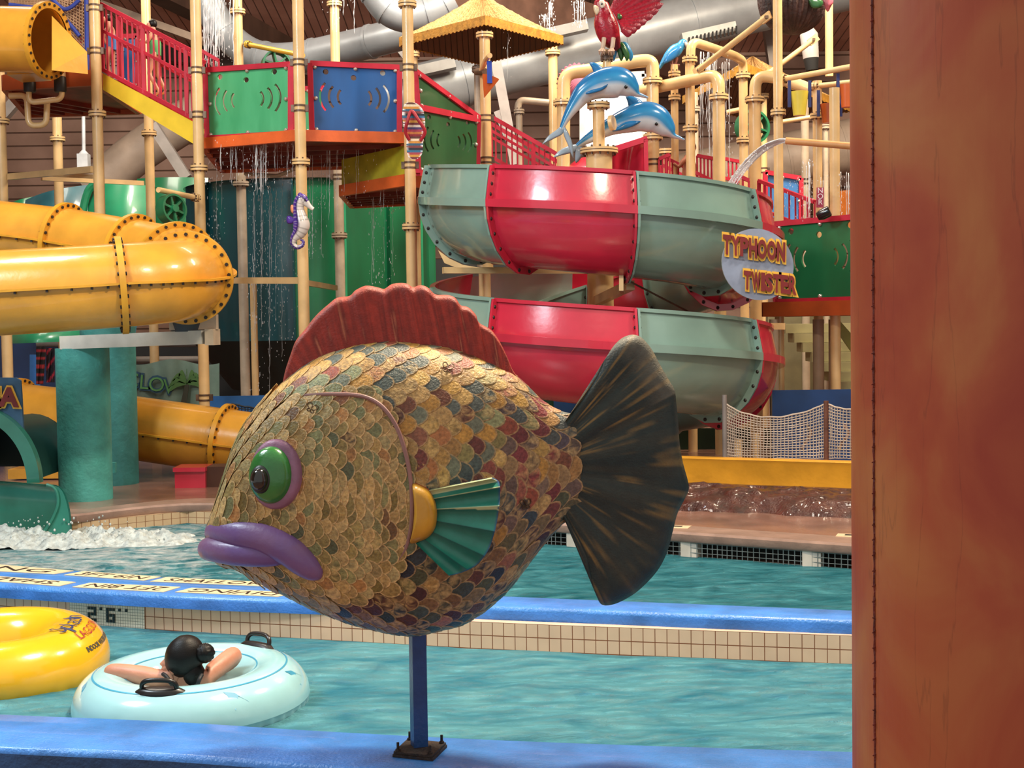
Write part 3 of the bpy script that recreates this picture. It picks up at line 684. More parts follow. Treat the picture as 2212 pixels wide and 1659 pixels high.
beam('beige roof edge beam', W(220, 10, 33), W(440, 90, 33), .3, .16, M('beige_trim_paint', '#a08874', .5))
for i, (a, b, wd, l) in enumerate((((1070, 127, 27), (1113, 356, 27), .19, 'gray diagonal steel brace beneath the thatched hut'), ((1075, 240, 29), (1120, 352, 29), .17, 'second gray steel brace beneath the thatched hut'),
        ((330, 270, 28), (404, 385, 28), .2, 'gray diagonal steel brace below the yellow stair stringer'), ((862, 100, 30), (893, 140, 30), .2, 'dark steel brace left of the thatched roof'),
        ((60, 190, 28), (-10, 270, 28), .2, 'gray diagonal steel brace at the left frame edge'), ((1660, 60, 33), (1680, 200, 33), .25, 'gray steel strut below the coconut bucket'))):
    mb = MB(gray_steel); mb.bar(W(*a), W(*b), wd, wd); tag(mb.build('steel_brace', smooth=False), l, 'brace', 'gray steel braces of the hall')
# bright window behind the dolphins
win = bpy.data.materials.new('lit_window'); win.use_nodes = True; bs = win.node_tree.nodes['Principled BSDF']; bs.inputs['Emission Color'].default_value = (1, .97, .93, 1); bs.inputs['Emission Strength'].default_value = 1.0; bs.inputs['Base Color'].default_value = (.9, .9, .9, 1)
mb = MB(win, M('white_window_frame', '#d8d4cc', .4)); a, b, c, d = W(1258, 322, 30), W(1392, 318, 30), W(1392, 160, 30), W(1258, 168, 30)
mb.prism([a, b, c, d], (0, .08, 0)); 
for p, q in ((a, b), (b, c), (c, d), (d, a)): mb.bar(p, q, .07, .12, 1)
struct(mb.build('window_1', smooth=False))
# ---- ducts
duct_m = M('gray_duct', '#93989c', .38, .07, 2, .12, 8, metal=.25); duct_b = M('beige_duct', '#a08e7e', .5, .1, 2, .1, 8)
def duct(path, r, label, mat, step=1.4, smoothk=6):
    P = spline([W(*p) for p in path], smoothk); t = thing('air_duct', label, 'duct', P[0]); mb = MB(mat); mb.tube(P, r, 32); mb.build('duct_skin', t)
    mb = MB(mat); acc = 0
    for a, b in zip(P, P[1:]):
        acc += (b - a).length
        if acc > step:
            acc = 0; ax = (b - a).normalized(); mb.lathe(b, ax, [(-.03, r - .01), (-.03, r + .02), (.03, r + .02), (.03, r - .01)], 32)
    s = mb.build('duct_seam_bands', t); tag(s, None, None, kind='stuff'); return t
duct([(820, 218, 30), (1000, 172, 30.3), (1184, 122, 30.6), (1420, 62, 31), (1640, 12, 31.4), (1900, -50, 32)], .56, 'big light gray air duct running behind the thatched hut and parrots', duct_m, 1.6)
duct([(425, -60, 29), (455, 20, 29), (500, 85, 29), (560, 122, 28.5), (640, 125, 28), (760, 100, 27.5), (880, 70, 27), (960, 55, 27)], .31, 'gray air duct curving above the green and blue panels', duct_m, 1.2)
duct([(800, -60, 25.5), (812, -20, 25.5), (840, 18, 25.5), (880, 34, 25.5), (930, 26, 25.5), (980, 0, 25.5)], .30, 'gray elbow duct hanging left of the thatched roof', duct_m, .35, 10)
duct([(1440, 395, 34), (1600, 362, 34), (1720, 338, 34), (1900, 300, 34)], .62, 'beige air duct low behind the right pipe posts', duct_b, 1.3)
duct([(200, 415, 31), (290, 335, 31), (420, 250, 31), (520, 190, 31)], .45, 'shadowed beige duct beneath the yellow stair stringer', duct_b, 2.4)
# ceiling lamps and light troughs seen by the duct
for px, py, s, l in ((1530, 72, .35, 'louvred light trough mounted on the big gray duct'), (1210, 68, -.3, 'white light fixture beside the big duct left of the parrot'), (925, 150, -.3, 'white light fixture left of the hut post')):
    t = thing('light_fixture', l, 'light', W(px, py, 29)); mb = MB(M('white_fixture', '#8f8d88', .4)); c = W(px, py, 29.3)
    mb.bar(c + V(-.55, 0, -.12), c + V(.55, .05, .12), .35, .2); mb.build('housing', t, smooth=False)
    if s > 0:
        mb = MB(dark)
        for i in range(13): q = c + V(-.42 + .08 * i, -.22, -.2 + .018 * i); mb.box(q, (.03, .05, .16))
        tag(mb.build('louvre', t, smooth=False), None, None, kind='stuff')
# ================================================================== PLAY TOWER PIPEWORK
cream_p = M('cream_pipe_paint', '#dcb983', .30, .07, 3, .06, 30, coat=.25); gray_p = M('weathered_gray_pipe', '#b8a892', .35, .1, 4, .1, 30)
clampm = M('dark_clamp_steel', '#6b5444', .45, .2, 8, metal=.4); boltm = M('bolt_steel', '#cfcac0', .3, metal=.7); dkbolt = M('dark_bolt', '#1e1410', .5)
PIPEG = 'cream pipe posts of the play tower'
def flange(t, c, ax, r, name='flange', mat=None, bolts=8, k=1.62):
    mb = MB(mat or cream_p, clampm); ax = Vector(ax).normalized(); rr = r * k
    mb.lathe(c, ax, [(-.035, r * .9), (-.035, rr), (-.006, rr), (-.006, rr * .93), (.006, rr * .93), (.006, rr), (.035, rr), (.035, r * .9)], 28, mis=[0, 0, 1, 1, 1, 0, 0])
    u = ax.orthogonal().normalized(); b = ax.cross(u)
    for i in range(bolts):
        a = 2 * math.pi * (i + .5) / bolts; q = Vector(c) + (u * math.cos(a) + b * math.sin(a)) * (r + rr) / 2
        mb.lathe(q - ax * .055, ax, [(0, .001), (0, .012), (.11, .012), (.11, .001)], 6, 1)
    return mb.build(name, t)
def clamp(t, c, ax, r):
    mb = MB(clampm); 
    for d in (-.035, .035): mb.lathe(Vector(c) + Vector(ax).normalized() * d, ax, [(-.012, r * .95), (-.012, r * 1.1), (.012, r * 1.1), (.012, r * .95)], 20)
    mb.box(Vector(c) + V(r * 1.15, 0, 0), (.06, .05, .09)); mb.box(Vector(c) - V(r * 1.15, 0, 0), (.06, .05, .09))
    return mb.build('clamp', t)
def post(px, py, ytop, ybot, Y, wpx, label, fl=(), cl=(), mat=None, grp=PIPEG, k=1.62):
    mat = mat or cream_p; c = W(px, py, Y); r = wpx / 2 * PM(Y)
    zt = W(px, ytop, Y).z; zb = W(px, ybot, Y).z if ybot is not None else DZ
    t = thing('pipe_post', label, 'post', (c.x, c.y, zb), grp); mb = MB(mat)
    mb.lathe((c.x, c.y, zb), (0, 0, 1), [(0, .001), (0, r), (zt - zb, r), (zt - zb, .001)], 28); mb.build('pipe', t)
    for y in fl: flange(t, (c.x, c.y, W(px, y, Y).z), (0, 0, 1), r, mat=mat, k=k)
    for y in cl: clamp(t, (c.x, c.y, W(px, y, Y).z), (0, 0, 1), r)
    return t
def pipe(pts, wpx, label, fl=(), k=8, name='pipe_run', mat=None, cat='pipe', grp=None, smooth=True):
    """fl: indices of path points that carry a flange"""
    P0 = [W(*p) for p in pts]; r = wpx / 2 * PM(pts[0][2]); t = thing(name, label, cat, P0[0], grp); mb = MB(mat or cream_p)
    P = [P0[0]]
    for i in range(1, len(P0) - 1):   # rounded corners
        a, b, c = P0[i - 1], P0[i], P0[i + 1]; d = min((b - a).length, (c - b).length, r * 5.0 if smooth else 0) * .48
        if d < 1e-3: P.append(b); continue
        s = b + (a - b).normalized() * d; e = b + (c - b).normalized() * d
        for j in range(k + 1): u = j / k; P.append(s * (1 - u) ** 2 + b * 2 * u * (1 - u) + e * u * u)
    P.append(P0[-1]); mb.tube(P, r, 22); mb.build('pipe', t)
    for (i, f) in fl:
        a, b = P0[i], P0[i + 1]; flange(t, a.lerp(b, f), b - a, r, mat=mat or cream_p)
    return t
post(5, 400, 140, None, 22, 23, 'cream pipe post at the left frame edge under the yellow tube dome', fl=(262,))
post(127, 400, 232, None, 25, 20, 'cream pipe post behind the yellow tube, left of the yellow stairs', fl=(300,), cl=())
post(209, 200, -40, None, 20, 23, 'tall cream post at the top end of the red stair railing', fl=(246,), cl=(17, 110))
post(322, 300, -40, None, 24, 20, 'gray-cream post standing behind the yellow stair stringer', fl=(288,), cl=(858,), mat=None)
post(431, 400, -40, None, 19.5, 23, 'tall cream post between the yellow stringer and the green slotted panel', fl=(363,), cl=(152, 248, 859))
post(513, 10, -40, 150, 23, 20, 'cream pipe stub rising behind the green slotted panel', fl=(25,), mat=None)
post(522, 450, 345, None, 23.6, 21, 'water-streaked post between the dark teal tank panels and the bend of the yellow tube', fl=(397,), mat=gray_p)
post(549, 700, 603, None, 23.2, 15, 'slim cream post close beside the water-streaked post')
post(650, 350, -40, None, 19, 24, 'tall cream post between the green and blue slotted panels, behind the seahorse', fl=(350,), cl=(135, 234))
post(723, 50, -40, 140, 24, 20, 'cream pipe rising behind the blue slotted panel', fl=(9,))
post(733, 500, 345, None, 24, 21, 'streaked gray post left of the yellow-green side panel', fl=(509,), cl=(382,), mat=gray_p)
post(884, 250, -40, None, 18.8, 24, 'tall cream post carrying the striped flip-flop', fl=(9, 490), cl=(146, 357))
post(901, 500, 110, None, 22, 15, 'thin cream post directly behind the flip-flop post', fl=(118,))
post(1050, 300, 76, None, 20.8, 23, 'hut post beside the orange cone', fl=(76,), cl=(255, 346))
post(1032, 200, 140, None, 23, 15, 'thin cream post close behind the front hut post', fl=(150,), mat=gray_p)
post(1195, 200, 98, None, 23.5, 20, 'right hut post below the corner of the thatched roof', fl=(114,))
post(1411, 330, 178, None, 20.6, 26, 'thick cream post right of the dolphins under the arched pipe', fl=(175, 296), cl=(350,))
post(1553, 300, 215, None, 20, 26, 'thick cream post behind the boy on the stairs', fl=(210,))
post(1491, 250, 130, None, 20.5, 20, 'cream post left of the boy, under the tall pipe loop', fl=(129, 278))
post(1606, 250, 165, None, 21.5, 19, 'cream post under the right end of the tall pipe loop', fl=(164, 303))
post(1631, 350, 218, None, 20.6, 26, 'thick cream post right of the green valve wheel', fl=(215,))
post(1681, 250, -60, None, 19.2, 20, 'tallest cream post in front of the coconut bucket', fl=(243,))
post(1739, 350, 215, None, 23, 17, 'cream post below the yellow bucket', fl=(), cl=(392,), mat=gray_p)
post(1766, 300, 175, None, 19.6, 20, 'cream post between the yellow bucket and the lower orange bucket', fl=(251,))
post(1784, 350, 265, None, 22.5, 11, 'slim gray-cream post behind the lower orange bucket', fl=(273,), mat=gray_p)
post(1803, 350, 190, None, 18.4, 22, 'thick cream post beside the red pillar')
post(1791, 80, -60, 165, 22, 17, 'cream post rising behind the coconut bucket at the right')
post(1457, 200, 140, None, 21, 16, 'slender cream post under the blue parrot', fl=(160, 211))
post(1502, 330, 200, None, 23, 14, 'faint cream post behind the tall loop post', fl=(236,), mat=gray_p)
post(1650, 300, 205, None, 24, 14, 'slim cream post behind the green valve wheel', fl=(207,), cl=(368,))
post(1122, 300, 240, None, 23.5, 14, 'slim gray pipe post behind the red stair railing', fl=(241,), mat=gray_p)
post(1440, 350, 325, None, 22, 22, 'short cream post under a flange right of the thick dolphin post', fl=(327,))
pipe([(1217, 372, 20.6), (1218, 158, 20.6), (1275, 152, 20.6), (1379, 132, 20.6), (1409, 131, 20.6), (1411, 185, 20.6)], 28, 'arched cream pipe bowing over the two dolphins', fl=((0, .70),))
pipe([(1380, 197, 21), (1450, 182, 20.6), (1553, 160, 20), (1553, 225, 20)], 25, 'cream arch pipe left of the boy, bending down to its post', cat='pipe')
pipe([(1492, 140, 20.5), (1492, 88, 20.5), (1585, 120, 21), (1605, 132, 21.5), (1606, 175, 21.5)], 20, 'tall squared pipe loop above the boy')
pipe([(1631, 225, 20.6), (1632, 162, 20.6), (1690, 170, 20.5), (1755, 195, 20.2)], 25, 'cream elbow pipe reaching right below the two angled braces')
pipe([(1688, 172, 19.3), (1900, 133, 18.5)], 12, 'upper horizontal spray pipe above the yellow bucket', fl=((0, .01),))
pipe([(1756, 187, 19.6), (1900, 170, 19.2)], 11, 'lower horizontal pipe that carries the buckets', fl=((0, .03),))
pipe([(1690, 263, 22), (1752, 253, 22)], 10, 'short horizontal tie pipe right of the tallest post')
pipe([(1570, 243, 22), (1602, 236, 22)], 11, 'short cream pipe above the green valve wheel')
pipe([(1118, 245, 23.5), (1120, 216, 23.5), (1186, 222, 23.5)], 15, 'gray-cream elbow pipe right of the front hut post', fl=(), mat=gray_p)
def brace(a, b, wpx, label):
    A, B = W(*a), W(*b); t = thing('pipe_brace', label, 'brace', A, 'diagonal braces of the tallest post'); mb = MB(cream_p); r = wpx / 2 * PM(a[2]); mb.tube([A, B], r, 18); mb.build('pipe', t)
    for p in (A, B): mb = MB(cream_p, clampm); mb.bar(p - (B - A).normalized() * .08, p + (B - A).normalized() * .08, .03, .11); mb.box(p + V(0, -.03, 0), (.04, .04, .04), 1); mb.build('end_bracket', t, smooth=False)
brace((1508, 152, 20.2), (1655, 38, 19.3), 13, 'long diagonal brace left of the tallest post')
brace((1654, 163, 21.5), (1757, 86, 21.5), 11, 'shorter diagonal brace right of the tallest post')
t = pipe([(1698, 304, 17.6), (1870, 318, 17.2)], 15, 'pale brown water cannon pipe spraying to the left', mat=M('tan_cannon_paint', '#c8925c', .4))
pipe([(20, 207, 20.3), (58, 206, 20.3), (62, 272, 20.3), (100, 270, 20.3), (102, 218, 20.3)], 13, 'U-shaped cream drain pipe under the yellow tube dome', mat=cream_p)
pipe([(62, 190, 20), (63, 222, 20), (133, 214, 20), (134, 188, 20)], 12, 'cream drain manifold joining the two black couplings', fl=())
for x in (64, 130):
    mb = MB(M('black_rubber', '#1d1b1b', .5)); c = W(x, 182, 20); mb.lathe(c - V(0, 0, .11), (0, 0, 1), [(0, .001), (0, .075), (.02, .085), (.2, .085), (.22, .075), (.22, .001)], 18)
    tag(mb.build('rubber_coupling'), 'black rubber coupling under the yellow tube dome, %s of the two' % ('left' if x < 100 else 'right'), 'coupling', 'black rubber couplings')
    mb = MB(cream_p); c = W(x, 160, 20); mb.lathe(c - V(0, 0, .12), (0, 0, 1), [(0, .001), (0, .075), (.3, .075), (.3, .001)], 18); tag(mb.build('drain_stub'), 'cream drain stub above the %s black coupling' % ('left' if x < 100 else 'right'), 'pipe')
pipe([(530, 95, 23), (655, 120, 22)], 10, 'yellow horizontal pipe behind the green slotted panel', fl=((0, .05),), mat=M('yellow_pipe_paint', '#cfa838', .35))
pipe([(342, 410, 18.5), (424, 427, 19.3)], 12, 'cream pipe arm carrying the green valve wheel at the left', fl=((0, .97),))
pipe([(530, 376, 22.5), (600, 380, 22), (665, 352, 21.5)], 8, 'thin gray water pipe under the orange platform', mat=gray_p)
pipe([(80, 742, 27), (460, 742, 27), (700, 738, 27)], 15, 'long dark-gray pipe crossing below the yellow tube', mat=M('dull_gray_pipe', '#777069', .5), smooth=False)  # plain dull gray pipe colour
pipe([(250, 778, 28), (700, 775, 28)], 16, 'second dark pipe lower behind the teal column', mat=M('dull_gray_pipe', '#777069', .5), smooth=False)
# tie beams of the slide support
def tie(a, b, wpx, hpx, label, mat=None, name='tie_beam'):
    A, B = W(*a), W(*b); mb = MB(mat or cream_p); mb.bar(A, B, wpx * PM(a[2]), hpx * PM(a[2])); return tag(mb.build(name, smooth=False), label, 'beam', 'tie beams of the slide supports')
tie((470, 606, 21.5), (650, 606, 19.4), 10, 13, 'cream tie beam from the water-streaked post to the seahorse post')
tie((655, 610, 19.4), (725, 622, 22), 10, 12, 'cream tie beam right of the seahorse post')
tie((20, 382, 22), (200, 366, 20.5), 10, 13, 'cream tie beam left of the tall stair post')
tie((90, 385, 23), (310, 396, 24), 10, 10, 'lower cream tie beam behind the tall stair post')
tie((60, 375, 23), (205, 382, 20.5), 8, 8, 'thin cream tie beam crossing under the platform')
# ================================================================== PLATFORMS, PANELS, STAIRS
from mathutils.geometry import tessellate_polygon
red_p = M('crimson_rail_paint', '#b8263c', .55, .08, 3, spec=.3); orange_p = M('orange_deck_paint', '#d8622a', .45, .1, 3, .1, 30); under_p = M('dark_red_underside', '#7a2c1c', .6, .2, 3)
green_pn = M('green_panel', '#3f9f6c', .4, .10, 3, coat=.1, streak=.25, hex2='#56b884'); dgreen_pn = M('dark_green_panel', '#1c5433', .35, .15, 2, coat=.2, streak=.3)
blue_pn = M('blue_panel', '#1a5494', .5, .10, 3, coat=.0, streak=.25); navy_pn = M('navy_panel', '#123a6c', .4, .12, 3)
def holes(circ=True, arcs=True, mirror=True):
    H = []
    if circ:
        for cx, cy in ((.17, .11), (.48, .18), (.81, .09)): H.append([(cx + .032 * math.cos(a), cy + .04 * math.sin(a)) for a in [2 * math.pi * i / 18 for i in range(18)]])
    if arcs:
        for sgn, us in ((-1, (.10, .20, .30)), (1, (.68, .78, .88))):
            hs_ = (.20, .155, .105) if sgn < 0 else (.105, .155, .20)
            for u, hh in zip(us, hs_):
                out = []; n = 12; R_ = hh * 1.45; w_ = .017; cy = .47; A = 1.0 * .75
                f = lambda r, a: (u + sgn * (r * math.cos(a) - R_) * .8, cy + r * math.sin(a))
                for i in range(n + 1): out.append(f(R_ + w_, -A + 2 * A * i / n))
                for i in range(n + 1): out.append(f(R_ - w_, A - 2 * A * i / n))
                H.append(out)
    return H
def panel(q, Ys, mat, label, frame=True, H=None, name='play_panel', fw=.07, grp='slotted plastic panels of the tower', poly=None, frame_m=None):
    """q: TL, TR, BR, BL pixels"""
    P = [W(x, y, Y) for (x, y), Y in zip(q, Ys)]; t = thing(name, label, 'panel', P[3], grp)
    nn = (P[1] - P[0]).cross(P[3] - P[0]).normalized(); nn = nn if nn.y > 0 else -nn
    bi = lambda u, v: (P[0] * (1 - u) + P[1] * u) * (1 - v) + (P[3] * (1 - u) + P[2] * u) * v
    loops = [poly or [(.02, .02), (.98, .02), (.98, .98), (.02, .98)]] + [h for h in (H or [])]
    l3 = [[Vector((u, v, 0)) for u, v in l] for l in loops]; tri = tessellate_polygon(l3); flat = [bi(v.x, v.y) for l in l3 for v in l]; n = len(flat); th = nn * .03
    mb = MB(mat); mb.add(flat + [p + th for p in flat], [tuple(x) for x in tri] + [tuple(i + n for i in reversed(x)) for x in tri])
    o = 0
    for l in l3:
        k = len(l)
        for i in range(k): j = (i + 1) % k; mb.f.append((o + i, o + j, o + j + n, o + i + n)); mb.m.append(0)
        o += k
    mb.build('board', t, smooth=False)
    if frame:
        mb = MB(frame_m or red_p); L0 = [bi(u, v) for u, v in (poly or [(0, 0), (1, 0), (1, 1), (0, 1)])]
        for i in range(len(L0)): mb.bar(L0[i], L0[(i + 1) % len(L0)], fw, fw)
        mb.build('frame', t, smooth=False)
        bl = [(.05, .05), (.5, .05), (.95, .05), (.05, .5), (.95, .5), (.05, .95), (.5, .95), (.95, .95)] if not poly else []
        for u, v in bl: mb = MB(boltm); mb.ball(bi(u, v) - nn * .01, .03, 8, 6); mb.build('bolt', t)
    return t
panel([(444, 152), (628, 139), (628, 288), (448, 299)], [19.9, 19.3, 19.3, 19.9], green_pn, 'light green slotted panel in a red frame, left of the seahorse post', H=holes())
panel([(670, 137), (863, 146), (863, 292), (674, 287)], [19.3, 19.6, 19.6, 19.3], blue_pn, 'blue slotted panel in a red frame, right of the seahorse post', H=holes())
panel([(632, 193), (700, 190), (700, 288), (632, 288)], [22.5, 22.3, 22.3, 22.5], green_pn, 'green panel half seen behind the tall post between the green and blue panels', H=holes(False, False))
panel([(897, 155), (1034, 255), (1034, 258), (903, 231)], [19.2, 20.6, 20.6, 19.2], dgreen_pn, 'dark green wedge panel sloping down to the hut post')
panel([(903, 233), (1034, 260), (1032, 366), (903, 374)], [19.2, 20.6, 20.6, 19.2], dgreen_pn, 'dark green slotted panel right of the flip-flop', H=holes())
panel([(1676, 484), (1875, 466), (1875, 645), (1676, 652)], [18.9, 17.8, 17.8, 18.9], M('deep_green_panel', '#1d7048', .3, .1, 2, coat=.3, streak=.3), 'green slotted panel behind the lettered slide sign', H=holes())
panel([(1653, 372), (1730, 385), (1730, 485), (1653, 485)], [22.5, 22.5, 22.5, 22.5], M('sky_blue_panel', '#3f78b8', .3, .2, 2, coat=.3), 'blue panel behind the red rail at the right', H=None)

panel([(244, 80), (298, 78), (298, 190), (238, 165)], [22, 22, 22, 22], M('bright_blue_panel', '#2f6cb4', .35), 'bright blue panel on the stair landing behind the red balusters', H=None)
panel([(172, 86), (200, 86), (200, 160), (172, 160)], [21.5, 21.5, 21.5, 21.5], M('bright_blue_panel', '#2f6cb4', .35), 'blue panel edge left of the tall stair post', H=None)
# notice board on the landing
mb = MB(M('white_notice', '#c9cdd8', .4), M('notice_ink', '#222838', .5)); P = [W(x, y, 21.7) for x, y in ((237, 168), (264, 176), (266, 100), (256, 90), (244, 100), (236, 125))]
mb.prism(P, (0, .04, 0)); c = W(256, 99, 21.62)
putText(mb, '18', .13, .004, facing(c + V(0, -.02, 0), (1, 0, 0), (0, 0, 1)), 1)
for i in range(4): a = W(238, 118 + 8 * i, 21.66); mb.bar(a, a + V(.16, 0, 0), .008, .014, 1)
mb.bar(c + V(-.09, 0, .09), c + V(.09, 0, .09), .01, .014, 1); mb.bar(c + V(-.09, 0, -.09), c + V(.09, 0, -.09), .01, .014, 1)
tag(mb.build('rules_board', smooth=False), 'white rules board on the landing behind the red balusters', 'sign')
def slab(pts, th, mat, mat2, name, label, cat='platform', grp=None):
    """pts: (px,py,Y) of the lower rim of the fascia, all brought to one height"""
    P = [W(*p) for p in pts]; z = P[0].z; P = [V(p.x, p.y, z) for p in P]; t = thing(name, label, cat, P[0], grp)
    mb = MB(mat); n = len(P)
    for i in range(n): mb.bar(P[i] + V(0, 0, th / 2), P[(i + 1) % n] + V(0, 0, th / 2), .08, th)
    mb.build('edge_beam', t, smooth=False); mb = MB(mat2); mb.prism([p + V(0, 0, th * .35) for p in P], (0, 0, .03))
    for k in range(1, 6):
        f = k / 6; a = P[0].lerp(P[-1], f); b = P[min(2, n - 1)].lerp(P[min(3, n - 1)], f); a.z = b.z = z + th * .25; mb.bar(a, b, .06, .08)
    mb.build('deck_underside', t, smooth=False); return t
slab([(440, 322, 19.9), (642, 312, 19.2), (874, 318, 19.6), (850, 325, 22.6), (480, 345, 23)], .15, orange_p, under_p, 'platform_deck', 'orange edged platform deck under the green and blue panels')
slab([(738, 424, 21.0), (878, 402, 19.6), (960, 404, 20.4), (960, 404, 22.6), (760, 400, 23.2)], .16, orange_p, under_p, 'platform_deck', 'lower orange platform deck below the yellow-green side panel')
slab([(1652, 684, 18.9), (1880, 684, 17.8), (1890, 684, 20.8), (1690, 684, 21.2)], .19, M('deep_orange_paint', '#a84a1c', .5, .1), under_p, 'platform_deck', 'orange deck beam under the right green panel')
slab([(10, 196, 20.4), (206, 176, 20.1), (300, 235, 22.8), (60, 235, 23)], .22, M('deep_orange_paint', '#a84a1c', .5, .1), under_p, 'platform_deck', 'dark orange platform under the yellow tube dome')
P = [W(738, 400, 21), W(875, 376, 19.65), W(875, 314, 19.65), W(738, 345, 21)]
mb = MB(M('yellow_green_panel', '#b8b030', .3, .15, 3, coat=.3)); mb.prism(P, (0, .04, 0)); tag(mb.build('side_panel', smooth=False), 'yellow-green side panel beneath the blue slotted panel', 'panel')
# stairs with red railings
ystr = M('yellow_stringer_paint', '#e8c93c', .4, .06, 3)
def stairs(name, label, q0, q1, Ya, Yb, rail_h, strpx, n, width, step_m=None, strm=None, toprail=.05, far=True, midfrac=.62, steps=True):
    """q0 upper, q1 lower pixel of the stringer's upper edge"""
    A, B = W(q0[0], q0[1], Ya), W(q1[0], q1[1], Yb); t = thing(name, label, 'stairs', B); dirv = (B - A); back = V(0, width, 0); h = strpx * PM(Ya)
    if strm:
        for off, nm in ((V(0, 0, 0), 'stringer'), (back, 'stringer')):
            mb = MB(strm); mb.prism([A + off, B + off, B + off - V(0, 0, h * 1.1), A + off - V(0, 0, h * .85)], (0, .05, 0)); mb.build(nm, t, smooth=False)
        for k in range(9):
            mb = MB(step_m or ystr); c = A.lerp(B, (k + .5) / 9) - V(0, 0, h * .35) + back / 2; mb.box(c + V(0, .06, 0), (abs(dirv.x) / 9 * 1.05, width - .12, .04)); mb.build('step', t, smooth=False)
    for off in ((V(0, 0, 0), back) if far else (V(0, 0, 0),)):
        r = thing('railing', None, None, (0, 0, 0)); r.parent = t; r.location = -t.location; r['_o'] = (0, 0, 0)
        mb = MB(red_p); U = V(0, 0, rail_h)
        mb.bar(A + off + U, B + off + U, toprail, toprail); mb.build('handrail', r, smooth=False)
        mb = MB(red_p); mb.bar(A + off + V(0, 0, .05), B + off + V(0, 0, .05), .05, .05); mb.bar(A + off + U * midfrac, B + off + U * midfrac, .04, .04); mb.build('lower_rail', r, smooth=False)
        for k in range(0, n + 1, 1 if off.y == 0 else 4):
            p = A.lerp(B, k / n) + off; mb = MB(red_p); w_ = .05 if k % 8 == 0 else .022; mb.bar(p + V(0, 0, .03), p + U, w_, w_, up=(0, 1, 0)); mb.build('baluster', r, smooth=False)
    return t
stairs('stairs', 'yellow stringer stairs with crimson railings at the upper left', (222, 158), (416, 262), 20.3, 19.7, .97, 42, 17, .9, strm=ystr)
stairs('stairs', 'crimson railed stairs right of the dark green slotted panel', (1060, 345), (1225, 440), 21.4, 21.2, .65, 20, 14, .8, midfrac=.68, toprail=.06)
stairs('stairs', 'crimson railed stairs where the boy stands', (1440, 430), (1640, 530), 21.0, 20.5, .60, 20, 15, .8, midfrac=.5, toprail=.05)
stairs('stairs', 'crimson railed stairs in front of the blue panel at the right', (1640, 470), (1760, 520), 20.2, 19.2, .52, 20, 9, .5, midfrac=.25, far=False)
def railing(label, pts, h, n, name='railing_panel'):
    P = [W(*p) for p in pts]; t = thing(name, label, 'railing', P[0], 'crimson railings'); U = V(0, 0, h)
    mb = MB(red_p); mb.bar(P[0] + U, P[1] + U, .05, .05); mb.build('handrail', t, smooth=False); mb = MB(red_p); mb.bar(P[0], P[1], .05, .05); mb.build('lower_rail', t, smooth=False)
    for k in range(n + 1): mb = MB(red_p); p = P[0].lerp(P[1], k / n); mb.bar(p, p + U, .025, .025, up=(0, 1, 0)); mb.build('baluster', t, smooth=False)
railing('crimson railing beyond the boy under a flange', [(1506, 385, 21), (1545, 392, 21)], .33, 5)
railing('crimson railing between the boy and the thick middle post', [(1565, 385, 22), (1600, 392, 22)], .3, 4)
railing('crimson railing corner left of the boy', [(1424, 395, 20.5), (1447, 385, 20.5)], .34, 3)
railing('crimson railing at the bottom of the water cannon spray', [(1592, 440, 19), (1618, 452, 19)], .38, 2)
railing('crimson railing right of the stringer top behind the water stream', [(430, 180, 21), (474, 205, 21)], .5, 4)
railing('crimson gate post railing in front of the climbing person', [(300, 200, 20.9), (322, 208, 20.9)], .95, 3)
# pale stairs beneath the right platform
pale = M('pale_step_paint', '#9a946c', .5, .08); t = thing('stairs', 'pale concrete coloured stairs below the right orange deck', 'stairs', W(1700, 840, 22))
for k in range(8):
    mb = MB(pale); x0 = 1690 + 16 * k; a = W(x0, 700 + 20 * k, 22); b = W(1860, 700 + 20 * k, 22); mb.box(((a.x + b.x) / 2, a.y - .1 * k, a.z - .07), (b.x - a.x, .5, .14)); mb.build('step', t, smooth=False)
mb = MB(M('stair_backing', '#6b6448', .6)); a, b = W(1660, 860, 23), W(1880, 680, 23); mb.hexa([V(a.x, 23, a.z), V(b.x, 23, a.z), V(b.x, 23.2, a.z), V(a.x, 23.2, a.z), V(a.x, 23, b.z), V(b.x, 23, b.z), V(b.x, 23.2, b.z), V(a.x, 23.2, b.z)]); mb.build('riser_wall', t, smooth=False)
mb = MB(M('yellow_green_stringer', '#9aa043', .45)); mb.prism([W(1808, 715, 20), W(1860, 790, 20), W(1860, 745, 20), W(1812, 690, 20)], (0, .05, 0)); mb.build('stringer', t, smooth=False)
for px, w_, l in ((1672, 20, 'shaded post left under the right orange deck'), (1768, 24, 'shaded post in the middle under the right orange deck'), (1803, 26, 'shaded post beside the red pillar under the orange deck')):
    post(px, 760, 690, None, 18.8, w_, l, mat=M('shaded_cream_pipe', '#a8927a', .4, .1), grp='posts under the right deck')  # cream pipe colour darkened: the shade under the deck is in the paint
